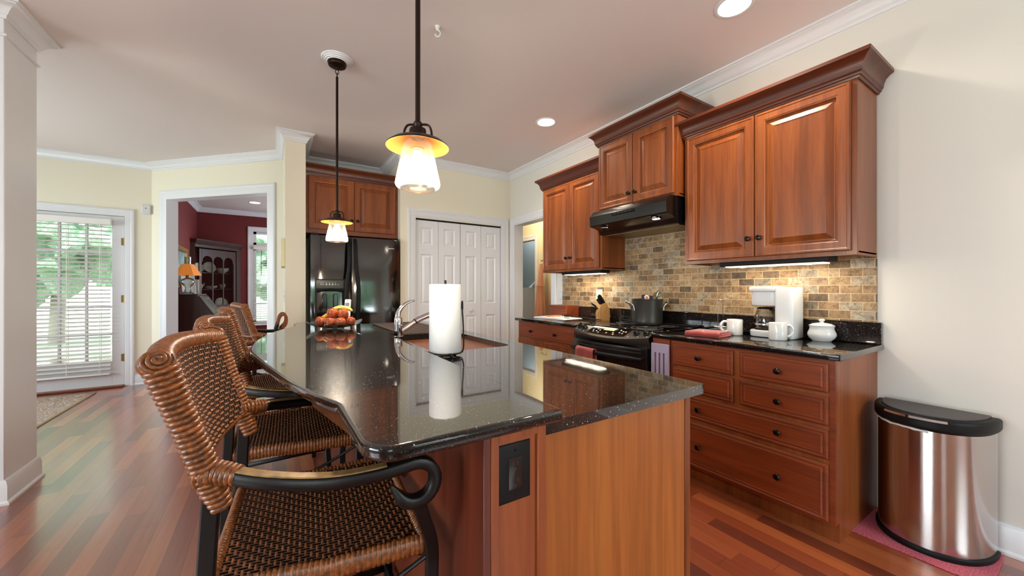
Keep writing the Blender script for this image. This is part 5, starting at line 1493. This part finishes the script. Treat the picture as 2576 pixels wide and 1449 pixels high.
# knife block
kx, ky = 2.735, 2.625
F = frame((kx, ky, ZC), math.radians(150))
t = thing('knife_block', 'light wooden knife block by the range, square mark on its front', 'knife block', (kx, ky, ZC))
m = MB(); pr = [(-.055, 0), (.058, 0), (.062, .075), (.030, .155), (-.020, .178), (-.055, .105)]
n = len(pr); vs = [(x, -.042, z) for x, z in pr]+[(x, .042, z) for x, z in pr]
m.add(vs, [list(range(n)), [n+k for k in range(n)][::-1]]+[[k, (k+1) % n, n+(k+1) % n, n+k] for k in range(n)], M=F); m.build('block', M['blockwood'], t)
m = MB(); m.box(.0585, .0605, -.018, .018, .020, .054, M=F); m.build('label_plate', M['cream'], t)
m = MB(); m.box(.060, .0612, -.008, .008, .030, .046, M=F); m.build('square_mark', M['dark'], t)
nv = Vector((.55, 0, .84)).normalized()
kn = 0
for (x, y, L, w_), lab in (((-.008, .024, .10, .011), 'topmost black knife handle at the back of the block'), ((.002, .004, .085, .010), 'black knife handle in the middle of the block top'), ((-.006, -.018, .09, .010), 'black knife handle at the rear corner of the block'), ((.020, .026, .07, .008), 'short black steak knife handle at the front of the block'), ((.022, -.010, .065, .008), 'short black steak knife handle beside the scissors')):
    zt = .178-(x+.02)*.46
    p = Vector((x, y, zt-.004)); t = thing('kitchen_knife', lab, 'knife', F @ p, 'knives in the block')
    MB().tube([F @ (p+nv*L*f) for f in (0, .12, .5, .85, 1.0)], [.7, .85, .9, 1.1, .6], sec=[(a*w_*.65, b*w_*1.25) for a, b in RECT], up=(0, 1, 0)).build('handle', M['blackmat'], t, angle=60)
    MB().tube([F @ (p-nv*.02), F @ (p+nv*.004)], 1.0, sec=[(a*.001, b*w_) for a, b in RECT], up=(0, 1, 0)).build('blade', M['chrome'], t)
p = Vector((.048, .002, .112)); t = thing('kitchen_scissors', 'black-handled scissors stuck in the front of the knife block', 'scissors', F @ p)
sv = Vector((.80, 0, .60)).normalized()
for sg in (-1, 1):
    cc = p+sv*.055+Vector((0, sg*.019, .006))
    MB().tube([F @ (cc+sv*(.026*math.cos(a))+Vector((0, .016*math.sin(a), 0))) for a in [2*PI*k/20 for k in range(20)]], .0042, 8, closed=True).build('finger_loop', M['blackmat'], t)
MB().tube([F @ (p-sv*.01), F @ (p+sv*.035)], .006, 8).build('shank', M['blackmat'], t)
# open cookbook
bx_, by_ = 2.50, 3.035
t = thing('open_book', 'open picture book lying on the worktop left of the range', 'book', (bx_, by_, ZC))
F = frame((bx_, by_, ZC), math.radians(98))
m = MB(); m.box(-.225, .225, -.145, .145, 0, .003, M=F); m.build('cover', plain('dark blue cover', (40, 36, 58), .3), t)
def page(sg, hgt, wd, lift):
    def top(u, v): return F @ Vector((sg*wd*u, -.14+.28*v, .004+hgt*math.sin(PI*min(1, u*.85+.12))**.8+lift*u*u))
    def bot(u, v): return F @ Vector((sg*wd*u, -.14+.28*v, .0035))
    mm = MB().grid(top, 16, 4); mm.grid(bot, 16, 4); mm.grid(lambda u, v: top(u, 0).lerp(bot(u, 0), v), 16, 1); mm.grid(lambda u, v: top(u, 1).lerp(bot(u, 1), v), 16, 1); mm.grid(lambda u, v: top(1, u).lerp(bot(1, u), v), 4, 1)
    return mm, top
mm, top = page(1, .020, .212, .006); mm.build('pages', M['page'], t)
mm2, top2 = page(-1, .014, .215, .0); mm2.build('pages', M['page'], t)
ph = MB(); ph.grid(lambda u, v: top(.12+.8*u, .12+.76*v)+Vector((0, 0, .0012)), 12, 4); ph.build('photograph', plain('printed food photo', (176, 116, 96), .4, var=.6, vscale=26), t)
# serving fork lying across the book
t = thing('pasta_fork', 'black toothed pasta fork lying across the open book', 'utensil', (2.52, 2.88, ZC+.02))
a = Vector((2.505, 2.905, ZC+.033)); bq = Vector((2.64, 2.56, ZC+.012)); dirv = (bq-a).normalized(); side = Vector((dirv.y, -dirv.x, 0))
MB().tube([a+dirv*.05, a.lerp(bq, .5)+Vector((0, 0, .004)), bq], 1.0, sec=rsec(.008, .004, .5), up=(0, 0, 1)).build('handle', M['blackmat'], t)
m = MB(); m.ell(a+dirv*.01, .034, .034, .006, 16, 6)
for i in range(5):
    for sg in (-1, 1): p = a+dirv*(.045-.018*i)+side*sg*.024; m.tube([p, p+Vector((0, 0, .020))], [.0042, .0026], 7)
m.build('head', M['blackmat'], t)
m = MB(); m.box(2.645, 2.824, 3.065, 3.36, ZC, ZC+.13, b=.002)
t = one('wooden_box', m, M['cherry_h'], 'low cherry box against the tiles behind the open book', 'box', (2.73, 3.2, ZC))
m = MB(); m.box(2.641, 2.646, 3.075, 3.35, ZC+.008, ZC+.060, b=.001); m.box(2.641, 2.646, 3.075, 3.35, ZC+.068, ZC+.122, b=.001); m.build('drawer_front', M['cherry_h'], t)
# dish towel over the oven handle
t = thing('dish_towel', 'red waffle towel hanging over the oven door handle', 'towel', (2.12, 2.19, .75))
def hx(y): return 2.140-.058*(1-((y-2.059)/.36)**2)
def tw_(u, v):
    y = 2.085+.215*u
    s_ = v*2-1
    if s_ < -.12: f = (-s_-.12)/.88; x = hx(y)-.0205-.003*math.sin(9*u); z = .747-.165*f
    elif s_ > .12: f = (s_-.12)/.88; x = hx(y)+.0195; z = .747-.13*f
    else: an = s_/.12*PI/2; x = hx(y)+.020*math.sin(an); z = .744+.013*math.cos(an)+.002
    return (x, y, z)
m = MB().grid(tw_, 14, 60); o = m.build('cloth', M['redknit'], t, angle=70)
so = o.modifiers.new('thick', 'SOLIDIFY'); so.thickness = .004; so.offset = 1

# ------------------------------------------------------------------ trash can on its pink mat
TX, TY = 2.785, .445
def dshape(ax, ay, back=0.0, n=36, e=2.25):
    """flat toward the wall, bulging toward the room; counter-clockwise"""
    P = []
    for i in range(n+1):
        a = PI/2+PI*i/n; c_, s_ = math.cos(a), math.sin(a)
        P.append((TX+back-ax*abs(c_)**(2/e), TY+ay*math.copysign(abs(s_)**(2/e), s_)))
    return P
t = thing('trash_can', 'half-round brushed steel trash can with a black lid by the wall', 'trash can', (TX, TY, 0))
MB().slab(dshape(.272, .203), .006, .032, .006).build('foot_ring', M['blackmat'], t)
MB().prism(dshape(.262, .195), .032, .572).build('body', M['cansteel'], t, angle=60)
MB().slab(dshape(.277, .208), .575, .636, .016, seg=5).build('lid_rim', M['blackmat'], t, angle=60)
m = MB(); m.slab([(x*1+.0, y) for x, y in dshape(.240, .178, -.012)], .634, .642, .003); m.build('lid', plain('charcoal lid', (52, 46, 50), .45), t)
P = dshape(.279, .209)
m = MB(); q = P[11:23]; m.tube([(x, y, .624) for x, y in q], 1.0, sec=[(-.007, -.004), (.007, -.004), (.005, .005), (-.006, .005)], up=(-1, 0, .6)); m.build('lid_handle', M['chrome'], t)
m = MB(); q = dshape(.266, .199); rnd = random.Random(9)
m.tube([(x, y, .571+rnd.uniform(-.003, .002)) for x, y in q[2:20]], [.004+rnd.uniform(0, .003) for _ in q[2:20]], 7); m.build('bag_edge', M['whitep'], t)
m = MB(); m.slab([(x, y) for x, y in rrect(2.46, 2.83, .235, .70, .03)], .0005, .006, .002)
one('floor_mat', m, M['pinkmat'], 'pink mat on the floor under the trash can', 'mat', (2.64, .45, 0))

# ------------------------------------------------------------------ left side of the room
m = MB(); m.box(-3.6, -1.742, 4.45, 6.36, .0005, .009, b=.002)
t = one('area_rug', m, M['rug'], 'patterned oriental rug on the floor by the patio door', 'rug', (-2.6, 5.4, 0))
m = MB(); m.box(-3.6, -1.742, 6.335, 6.362, .0005, .0095); m.box(-1.765, -1.741, 4.45, 6.335, .0005, .0095); m.box(-3.6, -1.765, 4.448, 4.472, .0005, .0095); m.build('fringe_border', plain('rug binding', (150, 128, 98), .95), t)
t = thing('motion_sensor', 'small white alarm sensor high on the wall right of the patio door', 'sensor', (-1.362, 6.60, 2.245))
MB().box(-1.408, -1.322, 6.598, 6.632, 2.185, 2.305, b=.008).build('housing', M['whitep'], t)
MB().ell((-1.365, 6.598, 2.26), .006, .003, .006, 10, 6).build('lens', M['dark'], t)
t = thing('door_chime', 'narrow cream chime box on the edge of the wall column', 'chime box', (.10, 4.56, 1.45))
MB().box(.078, .113, 4.525, 4.60, 1.455, 1.745, b=.004).build('cover', M['cream'], t)
MB().box(.082, .113, 4.53, 4.595, 1.440, 1.456, b=.002).build('grille', plain('tan plastic', (176, 160, 110), .5), t)

# ------------------------------------------------------------------ dining room seen through the opening
m = MB(); m.box(-.50, 1.9, 6.44, 9.0, .0005, .010)
t = one('area_rug', m, M['rug2'], 'pale rug with a dark edge in the dining room, seen between the stools', 'rug', (.7, 7.7, 0))
m = MB(); m.box(-.50, 1.9, 6.43, 6.475, .0005, .011); m.box(-.505, -.47, 6.475, 9.0, .0005, .011); m.build('border', M['rugedge'], t)
# slant-front desk
DYa, DYb = 7.32, 8.22
t = thing('slant_desk', 'dark wooden slant-front desk against the red dining room wall', 'desk', (-1.0, 7.77, 0))
pr = [(-1.235, .10), (-.735, .10), (-.735, .775), (-.95, 1.125), (-1.235, 1.125)]
n = 5; vs = [(x, DYa, z) for x, z in pr]+[(x, DYb, z) for x, z in pr]
MB().add(vs, [list(range(n)), [n+k for k in range(n)][::-1]]+[[k, (k+1) % n, n+(k+1) % n, n+k] for k in range(n)]).build('case', M['darkwood'], t)
sl = Vector((-.215, 0, .35)).normalized(); nn = Vector((.35, 0, .215)).normalized()
m = MB().rings(Vector((-.735, DYb-.02, .775))+nn*.002+sl*.01, (0, -1, 0), sl, nn, DYb-DYa-.04, .385, [(0, 0), (0, .012), (.01, .018), (.05, .018), (.058, .012), (.07, .012), (.10, .018)]); m.build('slant_front', M['darkwood'], t)
MB().box(-1.24, -.94, DYa-.01, DYb+.01, 1.125, 1.145, b=.003).build('top', M['darkwood'], t)
for k, (z0, z1) in enumerate(((.14, .34), (.36, .55), (.57, .74))):
    d = MB().rings((-.734, DYb-.03, z0), (0, -1, 0), (0, 0, 1), (1, 0, 0), DYb-DYa-.06, z1-z0, [(0, 0), (0, .012), (.008, .016), (.02, .016)]).build('drawer', M['darkwood'], t)
    for y in (DYa+.2, DYb-.2): MB().tube([(-.715, y-.04, (z0+z1)/2), (-.70, y-.02, (z0+z1)/2-.012), (-.70, y+.02, (z0+z1)/2-.012), (-.715, y+.04, (z0+z1)/2)], .004, 6).build('pull', M['brass'], d)
for y in (DYa+.04, DYb-.04):
    for x in (-1.20, -.77): MB().box(x-.03, x+.03, y-.03, y+.03, 0, .10, b=.006).build('foot', M['darkwood'], t)
lx, ly, lz = -1.075, 7.45, 1.1455
t = thing('table_lamp', 'glass-based table lamp with an amber shade on the slant desk', 'lamp', (lx, ly, lz))
MB().lathe([(0, lz), (.075, lz), (.078, lz+.01), (.045, lz+.04), (.032, lz+.08), (.035, lz+.11), (.07, lz+.15), (.088, lz+.185), (.075, lz+.225), (.03, lz+.25), (0, lz+.252)], 32, c=(lx, ly, 0)).build('glass_base', M['crystal'], t, angle=60)
MB().lathe([(0, lz+.25), (.028, lz+.25), (.028, lz+.29), (.012, lz+.30), (.010, lz+.34), (0, lz+.34)], 20, c=(lx, ly, 0)).build('burner', M['brass'], t)
MB().lathe([(.165, lz+.285), (.166, lz+.288), (.075, lz+.455), (.074, lz+.452), (.163, lz+.285)], 6, c=(lx, ly, 0)).build('lamp_shade', M['shadeorange'], t, angle=20)
MB().lathe([(.040, lz+.34), (.040, lz+.565), (.038, lz+.565), (.038, lz+.34)], 24, c=(lx, ly, 0)).build('chimney', M['crystal'], t)
t = thing('framed_photo', 'pale framed print leaning behind the lamp on the desk', 'picture', (-1.12, 7.85, lz))
F = frame((-1.12, 7.86, lz), math.radians(40), math.radians(-8)); 
m = MB().rings(F @ Vector((-.10, 0, 0)), F.to_3x3() @ Vector((1, 0, 0)), F.to_3x3() @ Vector((0, 0, 1)), F.to_3x3() @ Vector((0, -1, 0)), .20, .30, [(0, -.008), (0, .008), (.012, .010), (.02, .004)]); m.build('frame', M['print'], t)
t = thing('book', 'thin pale book standing upright at the far end of the desk', 'book', (-1.08, 8.05, lz))
MB().box(-1.20, -1.02, 8.04, 8.065, lz, lz+.235, b=.002).build('cover', M['page'], t)
t = thing('wall_picture', 'large framed landscape hanging on the red wall over the desk', 'picture', (-1.25, 7.9, 1.58))
MB().rings((-1.249, 8.50, 1.24), (0, -1, 0), (0, 0, 1), (1, 0, 0), 1.2, .68, [(0, 0), (0, .022), (.012, .032), (.04, .026), (.065, .018), (.075, .022), (.085, .010)]).build('frame', M['gold'], t)
MB().box(-1.245, -1.238, 7.39, 8.41, 1.33, 1.83).build('print', M['picture'], t)
# corner cupboard
A = Vector((-1.245, 8.80, 0)); U = Vector((.66, .751, 0)).normalized(); Nn = Vector((U.y, -U.x, 0)); CW = 1.06
t = thing('corner_cupboard', 'dark wooden corner cupboard with arched glass panes full of china', 'cupboard', (-1.0, 9.2, 0))
def cu(a, d, z): return A+U*a-Nn*d+Vector((0, 0, z))
MC = Matrix(((U.x, -Nn.x, 0, A.x), (U.y, -Nn.y, 0, A.y), (0, 0, 1, 0), (0, 0, 0, 1)))
m = MB()
m.prism([(0.10, 0.0), (CW, 0), (CW, .02), (.10, .02)], 0.08, .80, M=MC)
pts = [(.0, .10), (.10, 0), (.10, .03), (.02, .12)]
m.prism(pts, .08, 2.06, M=MC); m.prism([(CW-.10, 0), (CW, 0.0), (CW, .06), (CW-.10, .03)], .08, 2.06, M=MC)
m.box(.10, CW-.10, .0, .03, 2.0, 2.06, M=MC); m.box(.10, CW-.10, 0, .30, .78, .82, M=MC); m.box(.10, CW-.1, 0, .03, .0, .09, M=MC)
m.prism([(.02, .12), (CW-.02, .05), (CW*.55, .62)], 2.04, 2.06, M=MC)
bk = [(.03, .13), (CW*.52, .60), (CW*.52, .62), (.01, .14)]
m.prism(bk, .08, 2.05, M=MC); m.prism([(CW*.52, .60), (CW-.01, .06), (CW, .08), (CW*.52, .62)], .08, 2.05, M=MC)
m.build('case', M['darkwood'], t)
m = MB(); m.add(*(lambda L: ([p for l in L for p in l], [[i*4+k, i*4+(k+1) % 4, i*4+4+(k+1) % 4, i*4+4+k] for i in range(len(L)-1) for k in range(4)]+[[len(L)*4-4+k for k in range(4)]]))([[cu(-.01-o, .13, z), cu(.10-o*.3, -o, z), cu(CW+o, -o, z), cu(CW*.55, .62, z)] for o, z in ((0, 2.05), (.01, 2.06), (.015, 2.08), (.05, 2.12), (.055, 2.14))])); m.build('cornice', M['darkwood'], t)
# arched door
x0, x1 = .16, CW-.14; z0, z1 = .86, 1.97; nw = 3; pw = (x1-x0-.10)/nw
m = MB()
m.box(x0, x0+.045, -.02, .0, z0, z1, M=MC); m.box(x1-.045, x1, -.02, 0, z0, z1, M=MC); m.box(x0+.045, x1-.045, -.02, 0, z0, z0+.06, M=MC)
for i in range(1, nw): xc = x0+.05+pw*i; m.box(xc-.010, xc+.010, -.018, -.002, z0+.06, z1-.16, M=MC)
for i in range(nw):
    xc = x0+.05+pw*(i+.5); r = pw/2-.012; zc_ = z1-.22
    prev = None; N_ = 12
    arc = [(xc+r*math.cos(PI*k/N_), zc_+r*math.sin(PI*k/N_)) for k in range(N_+1)]
    for (ax_, az), (bx2, bz) in zip(arc, arc[1:]):
        m.add([(ax_, -.02, az), (bx2, -.02, bz), (bx2, -.02, z1), (ax_, -.02, z1), (ax_, 0, az), (bx2, 0, bz), (bx2, 0, z1), (ax_, 0, z1)], [(0,1,2,3), (7,6,5,4), (0,4,5,1), (2,6,7,3), (1,5,6,2), (0,3,7,4)], M=MC)
    m.box(xc+r-.001, xc+pw/2+.001, -.02, 0, zc_-.02, z1, M=MC); m.box(xc-pw/2-.001, xc-r+.001, -.02, 0, zc_-.02, z1, M=MC)
cd = m.build('door', M['darkwood'], t)
MB().box(x0+.045, x1-.045, -.008, -.006, z0+.06, z1-.02, M=MC).build('pane', M['glass'], cd)
sh = []
for z in (1.21, 1.52): 
    MB().prism([(.12, .03), (CW-.12, .03), (CW*.62, .45), (CW*.42, .45)], z, z+.018, M=MC).build('shelf', M['darkwood'], t)
for a_, c_ in ((.14, CW/2-.01), (CW/2+.01, CW-.14)):
    MB().rings(cu(a_, -.001, .14), U, (0, 0, 1), Nn, c_-a_, .60, [(0, 0), (0, .016), (.05, .016), (.056, .008), (.07, .008), (.10, .016)]).build('lower_door', M['darkwood'], t)
G6 = 'china in the corner cupboard'
def china(kind, a, d, z, lab, k=1.0):
    p = cu(a, d, z)
    t = thing(kind, lab, kind.split('_')[-1], p, G6)
    if kind == 'serving_plate':
        F = Matrix.Translation(p+Vector((0, 0, .105*k))) @ Nn.to_track_quat('Z', 'Y').to_matrix().to_4x4() @ Matrix.Rotation(math.radians(-12), 4, 'X')
        MB().lathe([(0, .004), (.055*k, .004), (.075*k, .010), (.105*k, .016), (.105*k, .018), (.07*k, .014), (0, .008)], 28, M=F, sx=1.25).build('body', M['china'], t)
    elif kind == 'teapot':
        MB().lathe([(0, 0), (.04, .0), (.065, .03), (.072, .06), (.05, .10), (.03, .11), (.01, .125), (.012, .135), (0, .14)], 24, c=p).build('body', M['china'], t)
        MB().tube([p+U*.06+Vector((0, 0, .05)), p+U*.10+Vector((0, 0, .075)), p+U*.115+Vector((0, 0, .11))], [.014, .010, .007], 10).build('spout', M['china'], t)
        MB().tube(smooth_path([p-U*.06+Vector((0, 0, .09)), p-U*.10+Vector((0, 0, .08)), p-U*.10+Vector((0, 0, .04)), p-U*.06+Vector((0, 0, .03))], 4), .006, 8).build('handle', M['china'], t)
    else:
        w_ = {'gravy_boat': (.10, .055), 'milk_jug': (.05, .09), 'soup_tureen': (.11, .10)}[kind]
        MB().lathe([(0, 0), (.5*w_[0], 0), (.55*w_[0], .008), (.9*w_[0], w_[1]*.6), (w_[0], w_[1]), (.96*w_[0], w_[1]), (.8*w_[0], w_[1]*.5), (0, .01)], 24, c=p, sy=.7).build('body', M['china'], t)
        MB().tube(smooth_path([p+U*w_[0]*.9+Vector((0, 0, w_[1]*.9)), p+U*w_[0]*1.4+Vector((0, 0, w_[1]*1.05)), p+U*w_[0]*1.3+Vector((0, 0, w_[1]*.5)), p+U*w_[0]*.8+Vector((0, 0, w_[1]*.35))], 4), .006, 8).build('handle', M['china'], t)
china('serving_plate', .30, .17, 1.54, 'patterned plate standing at the left of the cupboard top shelf', .85)
china('serving_plate', .54, .19, 1.54, 'patterned platter in the middle of the cupboard top shelf', 1.0)
china('soup_tureen', .76, .14, 1.54, 'patterned tureen at the right of the cupboard top shelf')
china('teapot', .28, .13, 1.229, 'white china teapot at the left of the cupboard middle shelf')
china('gravy_boat', .50, .12, 1.229, 'shallow white gravy boat in the middle of the cupboard')
china('milk_jug', .75, .12, 1.229, 'white milk jug at the right of the cupboard middle shelf')
china('serving_plate', .73, .12, .821, 'large round platter standing on the cupboard bottom shelf', 1.1)

# ------------------------------------------------------------------ hall seen through the doorway
t = thing('handrail', 'white handrail sloping up the stairwell wall beyond the hallway', 'handrail', (5.06, 7.2, 1.2))
MB().tube([(5.02, 7.95, .75), (5.02, 6.2, 1.77)], 1.0, sec=rsec(.022, .03, .7), up=(0, 0, 1)).build('rail', M['trim'], t)
for y, z in ((7.7, .87), (6.6, 1.51)): MB().tube([(5.02, y, z), (5.06, y, z-.04), (5.10, y, z-.04)], .010, 8).build('bracket', M['trim'], t)
t = thing('bathrobe', 'salmon pink robe hanging on the hallway wall', 'robe', (HX-.06, 5.21, 1.75))
def robe(u, v):
    a = 2*PI*u; hw = .032+.085*min(1, v*1.15); dp = .028+.05*v
    fold = 1+.16*math.sin(7*a+2.5*v)*v+.06*math.sin(13*a)
    return (HX-.125-.02*v-dp*math.cos(a)*fold*.9, 5.215+hw*math.sin(a)*fold, 1.66-.90*v)
MB().grid(robe, 56, 24).build('cloth', M['robe'], t, angle=70)
MB().tube([(HX-.14-.055*math.cos(a), 5.215+.095*math.sin(a), 1.28) for a in [2*PI*k/24 for k in range(24)]], .008, 6, closed=True).build('belt', M['robe'], t)
MB().tube([(HX, 5.215, 1.76), (HX-.07, 5.215, 1.74), (HX-.11, 5.215, 1.70), (HX-.125, 5.215, 1.725)], .006, 8).build('hook', M['knob'], t)
lamp('hall_fill', 'POINT', (3.5, 5.2, 2.6), (0, 0, 0), 18, (1, .90, .72), shadow_soft_size=.15)  # added point lamp without a fitting, brightens the hall from out of view
lamp('stair_fill', 'POINT', (4.7, 7.0, 2.6), (0, 0, 0), 16, (.9, .95, 1), shadow_soft_size=.15)  # unseen lamp added to light the stairwell
